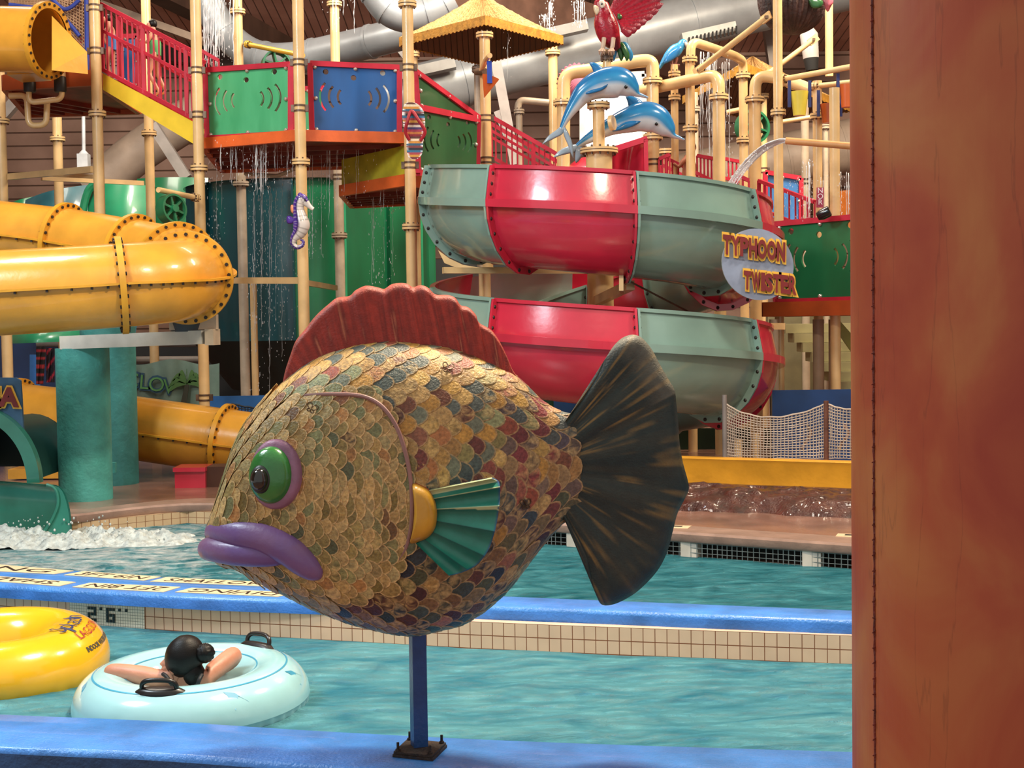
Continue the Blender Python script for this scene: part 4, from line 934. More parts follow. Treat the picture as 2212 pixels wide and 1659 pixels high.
# ---- thatched hut roofs
thatch = M('thatch_yellow', '#b8935e', .7, .3, 26, .9, 22, hex2='#7c5a34', spec=.2); eave = M('eave_yellow', '#b8842f', .55, .15, 12, .3, 30); soffit = plank_mat('corrugated_soffit', '#6b4a30', '#553822', .09, 0, .5)
def hut(label, near, left, right, far, apex, Yn, Yf):
    zc = W(near[0], near[1], Yn).z; ym = (Yn + Yf) / 2
    def hz(px, py): return G(px, py, zc)
    N_, L_, R_, F_ = W(near[0], near[1], Yn), hz(*left), hz(*right), hz(*far); C = [N_, R_, F_, L_]; ax = W(apex[0], apex[1], ym); ax = V((N_.x + F_.x) / 2, (N_.y + F_.y) / 2, ax.z)
    t = thing('hut_roof', label, 'roof', ax)
    mb = MB(thatch); th = V(0, 0, .10); rnd = random.Random(3)
    for i in range(4):
        a, b = C[i] + th, C[(i + 1) % 4] + th
        def fn(u, v):
            p = a.lerp(b, u).lerp(ax + th, v); rr = .022 * math.sin(u * (b - a).length * 2 * math.pi / .085) * (1 - v * .6) + .016 * mnoise.noise(p * 22); return p + V(0, 0, rr - .035 * math.sin(math.pi * v))
        mb.grid(fn, 110, 26)
    mb.build('thatch', t, fix=True); mb = MB(eave)
    for i in range(4):
        a, b = C[i], C[(i + 1) % 4]; k = 46
        for j in range(k):
            p, q = a.lerp(b, j / k), a.lerp(b, (j + 1) / k); d = .012 * (j % 2); mb.hexa([p + V(0, 0, -.02 + d), q + V(0, 0, -.02 + d), q + V(0, .03, -.02 + d), p + V(0, .03, -.02 + d), p + V(0, 0, .12), q + V(0, 0, .12), q + V(0, .03, .12), p + V(0, .03, .12)])
    mb.build('eave_trim', t, smooth=False); mb = MB(soffit)
    for i in range(4):
        a, b = C[i], C[(i + 1) % 4]; mb.grid(lambda u, v: a.lerp(b, u).lerp(ax, v), 8, 4)
    mb.build('soffit', t, fix=False); return t
hut('thatched pyramid roof of the hut left of the red parrot', (1048, 51), (862, 98), (1217, 94), (1035, 138), (1041, 0), 20.8, 24.0)
hut('second thatched roof half hidden behind the pipes right of the dolphins', (1608, 152), (1474, 222), (1840, 240), (1640, 262), (1630, 120), 22.5, 27)
# ---- drum shaped slide bowl behind
teal_d = M('dark_teal_fibreglass', '#12464f', .28, .15, 1.2, coat=.4, streak=.4); green_d = M('deep_green_fibreglass', '#176a45', .28, .15, 1.2, coat=.4, streak=.4); lgreen = M('light_green_fibreglass', '#2f9c70', .3, .08, 2, coat=.3); teal_l = M('teal_fibreglass', '#2c6470', .35, .15, 2, coat=.3)
t = thing('slide_bowl', 'huge dark teal and green drum of a bowl slide behind the seahorse post', 'slide', W(690, 740, 26.5))
c = W(672, 560, 26.6); Rb = 2.2; zt, zb = W(672, 384, 24.4).z, W(672, 735, 24.4).z
for i in range(8):
    a0, a1 = math.pi + i * math.pi / 8, math.pi + (i + 1) * math.pi / 8; m_ = teal_d if i < 4 else green_d
    mb = MB(m_); mb.grid(lambda u, v: V(c.x + Rb * math.cos(a0 + (a1 - a0) * u), c.y + Rb * math.sin(a0 + (a1 - a0) * u), zb + (zt - zb) * v), 12, 6)
    mb.grid(lambda u, v: V(c.x + (Rb + .1 * v) * math.cos(a0 + (a1 - a0) * u), c.y + (Rb + .1 * v) * math.sin(a0 + (a1 - a0) * u), zt), 12, 1)
    mb.build('drum_panel', t, fix=False)
    mb = MB(lgreen if i in (4, 6) else m_); d = V(math.cos(a1), math.sin(a1), 0); q = c + d * Rb; mb.hexa([V(q.x, q.y, zb) - d * .02, V(q.x, q.y, zb) + d * .09, V(q.x, q.y, zb) + d * .09 + V(.03, .03, 0), V(q.x, q.y, zb) + V(.03, .03, 0), V(q.x, q.y, zt) - d * .02, V(q.x, q.y, zt) + d * .09, V(q.x, q.y, zt) + d * .09 + V(.03, .03, 0), V(q.x, q.y, zt) + V(.03, .03, 0)]); mb.build('panel_flange', t, smooth=False)
mb = MB(M('bowl_shadow_skirt', '#0f1f1c', .6)); mb.lathe(V(c.x, c.y, zb - .9), (0, 0, 1), [(0, 1.5), (.9, Rb)], 40); mb.build('under_cone', t)  # near-black cone: the dark below the drum is put into its colour
# green flume rising behind the yellow tube
t = thing('open_flume', 'green and teal open flume behind the upper yellow tube', 'slide', W(200, 470, 25))
def curved(px0, px1, y0t, y1t, hpx, Y, mat, bul=.35):
    def fn(u, v): 
        p = W(px0 + (px1 - px0) * u, (y0t + (y1t - y0t) * u) + hpx * v, Y); p.y -= bul * math.sin(math.pi * u) + .25 * math.sin(math.pi * v * .5); return p
    mb = MB(mat); mb.grid(fn, 18, 10); mb.grid(lambda u, v: fn(u, 0) + V(0, .5 * v, .0), 18, 1); return mb.build('flume_section', t, fix=False)
curved(196, 330, 398, 402, 110, 25, lgreen); curved(55, 200, 432, 398, 90, 26, teal_l); curved(20, 70, 440, 425, 70, 26.5, green_d, .1); curved(296, 450, 386, 384, 130, 27.5, green_d, .2)
mb = MB(lgreen); mb.tube(spline([W(178, 475, 24.8), W(182, 440, 24.8), W(192, 410, 24.8), W(208, 395, 24.8)], 5), .07, 8); mb.build('flume_rim', t)
t2 = thing('open_flume', 'green and blue flume underside seen below the yellow tube at the left', 'slide', W(60, 720, 24)); t = t2
curved(30, 190, 706, 700, 36, 24, lgreen, .6); curved(150, 300, 690, 690, 45, 25, teal_l, .4)
# teal columns and the pale beam on top
teal_c = M('turquoise_column_paint', '#4aa39b', .55, .10, 5, .35, 26); teal_c2 = M('teal_column_shade', '#37807c', .6, .1, 5, .3, 20)
def column(px, py, ytop, Y, wpx, label, mat):
    c = W(px, py, Y); mb = MB(mat); r = wpx / 2 * PM(Y); zt = W(px, ytop, Y).z; mb.lathe((c.x, c.y, DZ), (0, 0, 1), [(0, .001), (0, r), (zt - DZ, r), (zt - DZ, .001)], 48); return tag(mb.build('concrete_column'), label, 'column', 'turquoise columns')
YC = G(185, 1078, DZ).y
column(182, 920, 752, YC, 113, 'thick turquoise column by the pool carrying a pale steel beam', teal_c)
column(249, 920, 704, 17.5, 50, 'darker teal column standing behind the thick turquoise one', teal_c2)
column(232, 700, 700, 17.3, 116, 'wide teal plinth behind the turquoise column top', teal_c2)
mb = MB(M('pale_steel_beam', '#c8c6bc', .4, .1, 3), gray_p); A, B = W(146, 740, YC - .1), W(450, 728, YC - .6); mb.bar(A, B, .3, .145); 
o = mb.build('support_beam', smooth=False); tag(o, 'pale steel box beam lying on the thick turquoise column', 'beam')
mb = MB(gray_p); mb.bar(B + V(.0, 0, 0), B + V(.09, 0, 0), .36, .17); mb.box(B + V(-.15, .0, .16), (.5, .12, .16)); mb.build('end_plate', o, smooth=False)
mb = MB(M('dark_saddle', '#3a3f44', .4)); a = W(410, 700, YC - .5); mb.lathe(a + V(0, 0, -.08), (0, 0, 1), [(0, .001), (0, .2), (.1, .22), (.16, .12), (.16, .001)], 20); mb.build('saddle', o)
# ------------------------------------------------------------------ yellow tube slides
yel_t = M('yellow_tube_fibreglass', '#dc9c36', .3, .07, 2.5, .10, 14, coat=.45); yel_l = M('yellow_flange', '#d89a2a', .4, .08, 4)
def tubeslide(name, label, pts, r, flanges, k=8, seam=True, ends=True):
    P = spline([W(*p) for p in pts], k); t = thing(name, label, 'water slide', P[0]); idx = [0] + [int(f * k) for f in flanges] + [len(P) - 1]
    for a, b in zip(idx, idx[1:]):
        if b <= a: continue
        mb = MB(yel_t, dkbolt); mb.tube(P[a:b + 1], r, 40, caps=False); s = mb.build('tube_section', t)
        if seam:
            mb = MB(yel_l, dkbolt); vs = []
            for i in range(a, b + 1):
                T = (P[min(i + 1, len(P) - 1)] - P[max(i - 1, 0)]).normalized(); sd = T.cross(V(0, 0, 1)).normalized()
                for sg in (1, -1):
                    for rr, z in ((r * .96, .012), (r * 1.13, .012), (r * 1.13, -.012), (r * .96, -.012)): vs.append(P[i] + sd * sg * rr + V(0, 0, z))
            n = b - a + 1; fs = []
            for i in range(n - 1):
                for sg in (0, 4):
                    for j in range(4): q = 8 * i + sg; fs.append((q + j, q + (j + 1) % 4, q + 8 + (j + 1) % 4, q + 8 + j))
            mb.add(vs, fs, 0)
            for i in range(a, b):
                if i % 2: continue
                p = P[i].lerp(P[i + 1], .5); T = (P[i + 1] - P[i]).normalized(); sd = T.cross(V(0, 0, 1)).normalized()
                for sg in (1, -1): mb.box(p + sd * sg * r * 1.07 - V(0, 0, .022), (.02, .02, .03), 1)
            mb.build('side_seam', s, smooth=False)
    for f in flanges:
        i = int(f * k); T = (P[min(i + 1, len(P) - 1)] - P[i - 1]).normalized(); mb = MB(yel_l, dkbolt); mb.lathe(P[i], T, [(-.03, r * .97), (-.03, r * 1.17), (.03, r * 1.17), (.03, r * .97)], 48)
        u = T.orthogonal().normalized(); b_ = T.cross(u)
        for j in range(26):
            a = 2 * math.pi * j / 26; q = P[i] + (u * math.cos(a) + b_ * math.sin(a)) * r * 1.09; mb.lathe(q - T * .045, T, [(0, .001), (0, .019), (.09, .019), (.09, .001)], 6, 1)
        mb.build('flange', t)
    return t
tubeslide('tube_slide', 'large yellow tube slide with a bend above the turquoise column', [(-120, 488, 17.8), (0, 507, 17.5), (140, 524, 17.3), (290, 550, 16.9), (360, 564, 16.5), (402, 577, 16.0), (416, 588, 15.4), (406, 599, 14.85), (372, 607, 14.42), (320, 612, 14.2), (262, 616, 14.1), (130, 625, 13.95), (-120, 640, 13.8)], .415, [2, 3, 4.6, 7.2, 10])
tubeslide('tube_slide', 'lower yellow tube slide running down behind the turquoise column and the fish', [(-160, 866, 19.0), (40, 895, 18.7), (240, 918, 18.35), (370, 936, 18.1), (486, 953, 17.95), (620, 972, 17.8), (760, 988, 17.6)], .41, [1, 4])
t = tubeslide('tube_slide', 'yellow tube slide dome at the top left corner', [(-90, 82, 19.2), (-20, 84, 19.1), (50, 86, 19.0), (104, 88, 18.9)], .43, [3], seam=False)
mb = MB(yel_t); A4 = [W(112, 152, 18.5), W(190, 160, 18.9), W(190, 160, 19.7), W(112, 152, 19.4), W(112, 34, 18.7), W(188, 112, 18.9), W(188, 112, 19.7), W(112, 34, 19.3)]
mb.hexa(A4); mb.build('entry_hood', t, smooth=False)
mb = MB(yel_t); mb.prism([W(15, 162, 19.2), W(80, 158, 19.2), W(80, 140, 19.2), W(15, 140, 19.2)], (0, .6, 0)); mb.build('lower_lip', t, smooth=False)
# ================================================================== SPIRAL SLIDE
sea_m = M('seafoam_fibreglass', '#809d92', .22, .06, 1.5, .06, 12, coat=.5); redf_m = M('crimson_fibreglass', '#c22a42', .22, .08, 1.5, .06, 12, coat=.5)
SC = W(1297, 600, 18.0)
def zr(th): return min(4.12, 3.77 - 1.52 * (th - 277) / 360 + .07 * math.sin(R(th - 277)))
PROF = [(2.12, 0), (2.14, -.1), (2.165, -.22), (2.19, -.34), (2.20, -.40), (2.20, -.47), (2.185, -.60), (2.13, -.76), (2.03, -.92), (1.88, -1.06), (1.70, -1.14), (1.52, -1.15), (1.35, -1.08), (1.20, -.94), (1.10, -.76), (1.05, -.56), (1.04, -.42)]
def helix(th, r, z): a = R(th); return V(SC.x + r * math.cos(a), SC.y + r * math.sin(a), zr(th) + z)
def off_prof(d):
    out = []
    for i, (r, z) in enumerate(PROF):
        a = PROF[max(i - 1, 0)]; b = PROF[min(i + 1, len(PROF) - 1)]; t = Vector((b[0] - a[0], b[1] - a[1])).normalized(); out.append((r - t.y * d, z + t.x * d))
    return out
spiral = thing('spiral_slide', 'open spiral body slide in crimson and seafoam sections round a cream column', 'water slide', V(SC.x, SC.y, DZ))
OUT = off_prof(0.0); INN = off_prof(-.03)
k = -2; th = 97
while th < 800:
    m_ = sea_m if ((th - 187) // 45) % 2 == 0 else redf_m; loop = OUT + INN[::-1]; n = len(loop); mb = MB(m_)
    def fn(u, v): 
        i = min(int(round(v * n)), n) % n; r, z = loop[i]; return helix(th + 45 * u, r, z)
    mb.grid(fn, 14, n); s = mb.build('flume_section', spiral, ang=50)
    mb = MB(m_)   # band along the side and rolled rims
    for (r0, r1, z0, z1) in ((2.19, 2.29, -.385, -.475), (2.09, 2.155, .012, -.03), (1.0, 1.06, -.40, -.44)):
        q = [(r0, z0), (r1, z0), (r1, z1), (r0, z1)]; mb.grid(lambda u, v: helix(th + 45 * u, *q[int(round(v * 4)) % 4]), 14, 4)
    mb.build('side_band', s, ang=50)
    # bolted joint flanges at the start and end of each section
    for a in (th + .45, th + 44.55):
        F0 = off_prof(.0); F1 = off_prof(.085); mb = MB(m_, dkbolt); vs = []
        for d in (-.35, .35):
            for (r, z), (r2, z2) in zip(F0, F1): vs += [helix(a + d, r, z), helix(a + d, r2, z2 if z < -.02 else min(z2, 0))]
        h_ = len(F0) * 2; fs = []
        for i in range(len(F0) - 1):
            q = 2 * i; fs += [(q, q + 2, q + 3, q + 1), (h_ + q, h_ + q + 1, h_ + q + 3, h_ + q + 2), (q + 1, q + 3, h_ + q + 3, h_ + q + 1), (q, h_ + q, h_ + q + 2, q + 2)]
        mb.add(vs, fs, 0)
        for i in range(1, len(F0) - 1):
            if i in (4, 5): continue
            r, z = (F0[i][0] + F1[i][0]) / 2, (F0[i][1] + F1[i][1]) / 2; c = helix(a, r, z); mb.ball(c, .028, 6, 4, 1)
        mb.build('joint_flange', s, smooth=False)
    th += 45
c = SC; ax0 = (c.x, c.y, DZ); mb = MB(cream_p); zt = W(1295, 326, 18).z; mb.lathe(ax0, (0, 0, 1), [(0, .001), (0, .165), (zt - DZ, .165), (zt - DZ, .001)], 40); mb.build('centre_column', spiral)
mb = MB(cream_p, clampm); mb.lathe((c.x, c.y, zt - .03), (0, 0, 1), [(0, .16), (0, .24), (.025, .24), (.025, .235), (.035, .235), (.035, .24), (.06, .24), (.06, .001)], 40, mis=[0, 0, 1, 1, 1, 0, 0])
for i in range(12): a = 2 * math.pi * i / 12; mb.lathe((c.x + .2 * math.cos(a), c.y + .2 * math.sin(a), zt - .06), (0, 0, 1), [(0, .001), (0, .014), (.12, .014), (.12, .001)], 6, 1)
mb.build('column_cap', spiral)
zt2 = W(1295, 228, 18).z; mb = MB(cream_p); mb.lathe((c.x, c.y, zt), (0, 0, 1), [(0, .001), (0, .075), (zt2 - zt, .075), (zt2 - zt, .001)], 28); mb.build('upper_pipe', spiral)
flange(spiral, V(c.x, c.y, zt2), (0, 0, 1), .078, mat=cream_p, k=1.85)
def sup(a, b, w_, h_, nm='support_beam'):
    mb = MB(cream_p); mb.bar(W(*a), W(*b), w_, h_); mb.build(nm, spiral, smooth=False)
sup((957, 584, 17.3), (1400, 585, 17.9), .12, .075); sup((1290, 650, 17.9), (1362, 616, 16.6), .10, .11); sup((1345, 607, 16.5), (1342, 600, 16.3), .05, .3, 'saddle')
sup((1600, 705, 17.4), (1690, 705, 17.8), .1, .08)
mb = MB(cream_p); mb.prism([W(x, y, 16.9) for x, y in ((946, 540), (960, 568), (985, 578), (1035, 578), (1000, 572), (970, 558))], (0, .08, 0)); mb.build('saddle', spiral, smooth=False)
mb = MB(clampm); mb.tube([W(1345, 600, 16.4), W(1500, 680, 17.2)], .012, 8); mb.build('stay_rod', spiral)
post(1053, 640, 588, None, 18.9, 15, 'cream prop post under the left end of the spiral slide beam', grp='props under the spiral slide')
post(1040, 600, 588, None, 19.2, 12, 'second cream prop post under the left end of the spiral slide beam', grp='props under the spiral slide')
post(1595, 940, 948, None, 17.0, 18, 'left short cream prop under the lowest crimson slide section', grp='props under the spiral slide')
post(1632, 940, 935, None, 17.3, 16, 'right short cream prop under the lowest crimson slide section', grp='props under the spiral slide')
# entry scoop
t = thing('slide_entry', 'crimson moulded slide entry behind the dolphins', 'slide entry', W(1300, 372, 20.3)); mb = MB(redf_m)
def scoop(u, v):
    p = W(1200 + 70 * u, 385 - 52 * math.sin(math.pi * .5 * u) * v, 20.3); p.y += .35 * v * v; return p
mb.grid(scoop, 14, 8); mb.build('moulded_shell', t, fix=False); mb = MB(redf_m)
def scoop2(u, v):
    p = W(1320 + 76 * u, 385 - (58 + 26 * u) * v, 20.3); p.y += .5 * math.sin(math.pi * u) * (1 - v * .6); return p
mb.grid(scoop2, 16, 8); mb.build('moulded_shell', t, fix=False)
mb = MB(redf_m); mb.bar(W(1320, 325, 20.3), W(1398, 300, 20.3), .1, .08); mb.bar(W(1394, 300, 20.3), W(1396, 385, 20.3), .06, .1, up=(0, 1, 0)); mb.build('rim', t, smooth=False)
# ------------------------------------------------------------------ lettered sign
sg = thing('slide_sign', 'oval gray-blue sign reading TYPHOON TWISTER in maroon letters edged with yellow', 'sign', W(1637, 648, 16.0)); YS = 16.0
signb = M('gray_blue_sign', '#8d97ad', .4, .1, 4); yl = M('sign_yellow', '#f0b840', .45); mr_ = M('sign_maroon', '#7a1f1e', .45)
pts = []
for i in range(48):
    a = 2 * math.pi * i / 48; x, y = 80 * math.cos(a), 76 * math.sin(a); rr = R(35); pts.append(W(1637 + x * math.cos(rr) * 1.0 - y * math.sin(rr) * .95 + 0, 571 + (x * math.sin(rr) + y * math.cos(rr)), YS))
mb = MB(signb, M('sign_edge_white', '#dfe2e6', .4)); mb.prism(pts, (0, .04, 0), 0, 1); mb.build('sign_board', sg, smooth=False)
def signline(body, x0, x1, y0, y1, hpx, lift):
    """letters spread between x0 and x1, rising/falling from y0 to y1 (centre line)"""
    wds = {'I': .5, 'W': 1.25, 'N': 1.05, 'O': 1.1, 'M': 1.2}; tot = sum(wds.get(ch, 1) for ch in body); acc = 0
    mbY = MB(yl); mbR = MB(mr_); rnd = random.Random(5)
    for i, ch in enumerate(body):
        wd = wds.get(ch, 1) / tot; u = acc + wd / 2; acc += wd; x = x0 + (x1 - x0) * u; y = y0 + (y1 - y0) * u; lw = (x1 - x0) * wd
        vs, fs = textmesh(ch, 1.0, .0, 0); xs = [v.x for v in vs]; ys = [v.y for v in vs]; wx, wy = max(xs) - min(xs), max(ys) - min(ys); cx, cy = (max(xs) + min(xs)) / 2, (max(ys) + min(ys)) / 2
        for mbx, off, dz, grow in ((mbY, .15, 0, 0), (mbR, .05, -.03, 0)):
            vs, fs = textmesh(ch, 1.0, .012, off); sl = .10 * (-1) ** i; sxx = lw * (.80 if ch != 'I' else .5) / wx; syy = hpx / wy
            f = lambda v: W(x + (v.x - cx) * sxx + (v.y - cy) * sl * 6, y - (v.y - cy) * syy + (v.x - cx) * sxx * (y1 - y0) / (x1 - x0), YS - lift + dz - v.z * 1.0)
            mbx.add([f(v) for v in vs], fs, 0)
    b = mbY.build('letter_backing', sg, smooth=False); mbR.build('letters', sg, smooth=False)
signline('TYPHOON', 1561, 1697, 527, 545, 37, .02)
signline('TWISTER', 1606, 1720, 604, 617, 35, .02)
mb = MB(gray_steel); mb.bar(W(1637, 560, 16.0), W(1637, 560, 16.7), .06, .06); mb.build('bracket', sg, smooth=False)
# ================================================================== CREATURES AND FIGURES
def loft(path, rad, colf, name, parent=None, nu=6, nv=20, mat=None, sq=1.0, flip=1):
    """path (px,py,Y); rad (up px, side px)"""
    S = spline([W(*p) for p in path], nu); Q = spline([Vector((a, b, 0)) for a, b in rad], nu); m = len(S) - 1; mb = MB(mat or cre_m)
    Ys = path[0][2]; k = PM(Ys)
    def fr(i):
        T = (S[min(i + 1, m)] - S[max(i - 1, 0)]).normalized(); sd = Vector((0, -1, 0)); sd = (sd - T * sd.dot(T)).normalized(); up = sd.cross(T) * flip; return T, sd, up
    def fn(u, v):
        i = int(round(u * m)); T, sd, up = fr(i); a = 2 * math.pi * v; return S[i] + up * (math.cos(a) * Q[i].x * k) + sd * (math.sin(a) * Q[i].y * k)
    mb.grid(fn, m, nv, col=lambda u, v: colf(u, v)); 
    for i in (0, m): n_ = len(mb.v); o = 0 if i == 0 else m * (nv + 1); mb.f.append(tuple(range(o, o + nv))); mb.m.append(0)
    return mb.build(name, parent, ang=60)
cre_m = MCOL('glossy_figure_paint', .18, .0, 30, mottled=.08, msc=8)
db, dbl, dw = lin('#1f6fa8'), lin('#3f9ccc'), lin('#c9cfd4')
def dolph(u, v):
    c = math.cos(2 * math.pi * v)
    return db if c > .55 else (mixc(db, dbl, .5) if c > -.12 else dw)
def flat(name, px, Y, th, col, parent, mat=None):
    """a rounded flat fin from a pixel outline"""
    S = [(p.x, p.y) for p in spline([(a, b, 0) for a, b in px], 4, True)]; cx = sum(a for a, b in S) / len(S); cy = sum(b for a, b in S) / len(S); n = len(S)
    mb = MB(mat or cre_m)
    for sg_ in (1, -1):
        mb.grid(lambda u, v: W(cx + (S[int(round(u * n)) % n][0] - cx) * v, cy + (S[int(round(u * n)) % n][1] - cy) * v, Y - sg_ * th * math.sqrt(max(0, 1 - v ** 3))), n, 5, col=(lambda u, v: col) if col else None)
    return mb.build(name, parent, ang=80)
eye_m = M('black_eye', '#101010', .1)
def dolphin(label, Y, spine, rad, dors, fluke, pec, eye, grp='leaping dolphin figures'):
    t = thing('dolphin_figure', label, 'dolphin figure', W(spine[3][0], spine[3][1], Y), grp)
    loft([(x, y, Y) for x, y in spine], rad, dolph, 'body', t, flip=-1)
    flat('dorsal_fin', dors, Y, .035, db, t); 
    for f in fluke: flat('tail_fluke', f, Y - .02, .03, lin('#8fa2b2'), t)
    flat('pectoral_fin', pec, Y - rad[5][1] * PM(Y) * .9, .03, db, t)
    mb = MB(eye_m); mb.ball(W(eye[0], eye[1], Y - rad[4][1] * PM(Y) * .9), .022, 10, 8); mb.build('eye', t)
dolphin('blue dolphin figure leaping on top of the spiral slide column', 17.9,
        [(1400, 211), (1388, 207), (1377, 203), (1366, 193), (1346, 180), (1320, 178), (1290, 184), (1262, 200), (1240, 228), (1222, 258), (1212, 280)],
        [(2, 4), (4, 7), (7, 10), (19, 18), (31, 26), (34, 30), (30, 28), (23, 22), (15, 14), (8, 9), (5, 6)],
        [(1306, 166), (1286, 164), (1279, 148), (1273, 136), (1284, 135), (1297, 142), (1310, 156)],
        [[(1214, 272), (1200, 282), (1184, 294), (1171, 312), (1180, 308), (1200, 298), (1216, 288)], [(1216, 274), (1218, 292), (1226, 312), (1238, 342), (1238, 318), (1232, 296), (1222, 276)]],
        [(1266, 200), (1278, 194), (1300, 188), (1316, 180), (1306, 192), (1288, 200), (1268, 204)], (1352, 188))
dolphin('darker blue dolphin figure behind the column pipe, below the leaping one', 18.3,
        [(1478, 302), (1466, 297), (1454, 292), (1443, 280), (1418, 258), (1388, 252), (1350, 262), (1318, 274), (1288, 290), (1264, 304), (1244, 318)],
        [(2, 4), (4, 7), (7, 10), (19, 18), (31, 26), (32, 28), (26, 26), (19, 20), (14, 14), (9, 9), (5, 6)],
        [(1384, 242), (1362, 244), (1356, 222), (1352, 206), (1368, 208), (1386, 218), (1396, 236)],
        [[(1250, 312), (1232, 314), (1210, 324), (1196, 340), (1212, 336), (1236, 330), (1252, 322)], [(1246, 316), (1242, 330), (1244, 352), (1256, 340), (1262, 320)]],
        [(1324, 280), (1345, 266), (1366, 260), (1384, 262), (1370, 272), (1348, 280), (1326, 284)], (1418, 268))
mb = MB(cream_p, clampm); mb.lathe(W(1318, 266, 17.9), (.9, -.4, .1), [(0, .001), (0, .095), (.05, .095), (.05, .001)], 24)
tag(mb.build('mounting_hub'), 'round cream mounting hub between the column pipe and the darker dolphin', 'hub')
# red parrot
red1, red2, grn, blu, crm = lin('#a0182c'), lin('#6e1020'), lin('#2f5c2c'), lin('#2f80b0'), lin('#d8c8a8')
rm = M('glossy_red_feathers', '#a8182c', .3, .2, 14, .8, 26, coat=.4)
pr = thing('parrot_figure', 'red parrot figure with raised wing perched over the dolphins', 'parrot figure', W(1310, 110, 18.6)); YP = 18.6
loft([(1302, -6, YP), (1298, 4, YP), (1300, 16, YP), (1304, 30, YP), (1308, 50, YP), (1316, 76, YP), (1328, 96, YP), (1336, 106, YP)], [(3, 3), (14, 12), (17, 15), (19, 17), (25, 22), (24, 20), (15, 13), (6, 6)], lambda u, v: red1 if u < .8 else red2, 'body', pr, mat=MCOL('parrot_paint', .25, .5, 40, mottled=.3, msc=30))
def wing(name, root, tips, Y, colr, parent, w0=9, d=.0):
    w_ = thing(name, None, None, (0, 0, 0)); w_.parent = parent; w_.location = -parent.location; w_['_o'] = (0, 0, 0)
    for i, (tx, ty) in enumerate(tips):
        rx, ry = root[0] + (root[2] - root[0]) * i / (len(tips) - 1), root[1] + (root[3] - root[1]) * i / (len(tips) - 1); mb = MB(MCOL('parrot_paint', .25, .5, 40, mottled=.3, msc=30))
        n = 10; L0 = Vector((tx - rx, ty - ry, 0)); nn = Vector((-L0.y, L0.x, 0)).normalized()
        for s_ in (1, -1):
            def fn(u, v):
                wd = w0 * (.7 + .5 * u) * math.sqrt(max(0, 1 - u ** 6)); q = Vector((rx, ry, 0)) + L0 * u + nn * wd * (v - .5); return W(q.x, q.y, Y - d - .012 * i - s_ * .02 * math.sin(math.pi * v) * (1 - u ** 6) - .0)
            mb.grid(fn, n, 4, col=lambda u, v: mixc(colr, red2, .5 * u))
        mb.build('feather', w_, ang=80)
wing('wing', (1322, 22, 1344, 62), [(1362, -50), (1382, -48), (1402, -36), (1418, -22), (1432, -6), (1434, 8), (1424, 22), (1412, 34), (1398, 46), (1386, 56), (1376, 66), (1364, 76)], YP - .1, red1, pr, 19)
flat('shoulder_patch', [(1334, 30), (1340, 30), (1344, 36), (1340, 42), (1334, 40)], YP - .2, .02, grn, pr)
flat('face_patch', [(1294, 2), (1304, 0), (1308, 10), (1302, 18), (1296, 14)], YP - .12, .02, lin('#e0d4c0'), pr)
flat('beak', [(1282, 12), (1292, 12), (1297, 22), (1290, 34), (1284, 26)], YP - .05, .05, crm, pr)
mb = MB(eye_m); mb.ball(W(1300, 8, YP - .155), .014, 8, 6); mb.build('eye', pr)
for i, (x0, x1, c_) in enumerate(((1342, 1354, grn), (1336, 1342, grn), (1330, 1326, blu), (1350, 1362, blu))): flat('tail_feather', [(x0 - 6, 92), (x0 + 6, 94), (x1 + 6, 118), (x1, 132), (x1 - 7, 118)], YP + .05 + .03 * i, .025, c_, pr)
for x in (1305, 1325):
    mb = MB(M('claw_paint', '#c8ac94', .5)); mb.tube([W(x, 82, YP - .1), W(x - 2, 100, YP - .12), W(x - 6, 112, YP - .1)], [.03, .028, .02], 8)
    for d in (-6, 0, 5): mb.tube([W(x - 3, 104, YP - .12), W(x + d - 4, 110, YP - .16), W(x + d - 4, 118, YP - .1)], [.016, .016, .006], 6)
    mb.build('foot', pr)
t = thing('perch_post', 'short perch pipe with flange under the red parrot', 'perch', W(1311, 152, YP)); mb = MB(cream_p); mb.tube([W(1311, 150, YP), W(1311, 108, YP)], .055, 16); mb.build('pipe', t); flange(t, W(1311, 124, YP), (0, 0, 1), .055, mat=clampm, k=1.5)
# blue parrot
bp2 = thing('parrot_figure', 'small blue parrot figure perched between the dolphins and the tall pipe loop', 'parrot figure', W(1455, 150, 21)); YQ = 21.0
loft([(1484, 94, YQ), (1476, 92, YQ), (1470, 100, YQ), (1458, 110, YQ), (1444, 122, YQ), (1434, 132, YQ), (1424, 148, YQ)], [(3, 3), (8, 8), (10, 10), (14, 12), (11, 10), (6, 6), (3, 3)], lambda u, v: blu if v < .5 else mixc(blu, (0, 0, 0, 1), .2), 'body', bp2, mat=MCOL('parrot_paint', .25, .5, 40, mottled=.3, msc=30))
flat('wing', [(1472, 102), (1462, 122), (1446, 134), (1434, 136), (1444, 116), (1460, 104)], YQ - .1, .03, lin('#2468a0'), bp2)
flat('beak', [(1478, 90), (1486, 92), (1486, 102), (1480, 100)], YQ - .03, .04, lin('#b8a8a0'), bp2)
mb = MB(M('brown_perch', '#6b3c30', .5)); 
for a, b in (((1450, 126), (1452, 148)), ((1462, 124), (1456, 148)), ((1448, 140), (1468, 142))): mb.tube([W(*a, YQ), W(*b, YQ)], .025, 8)
mb.build('perch', bp2)
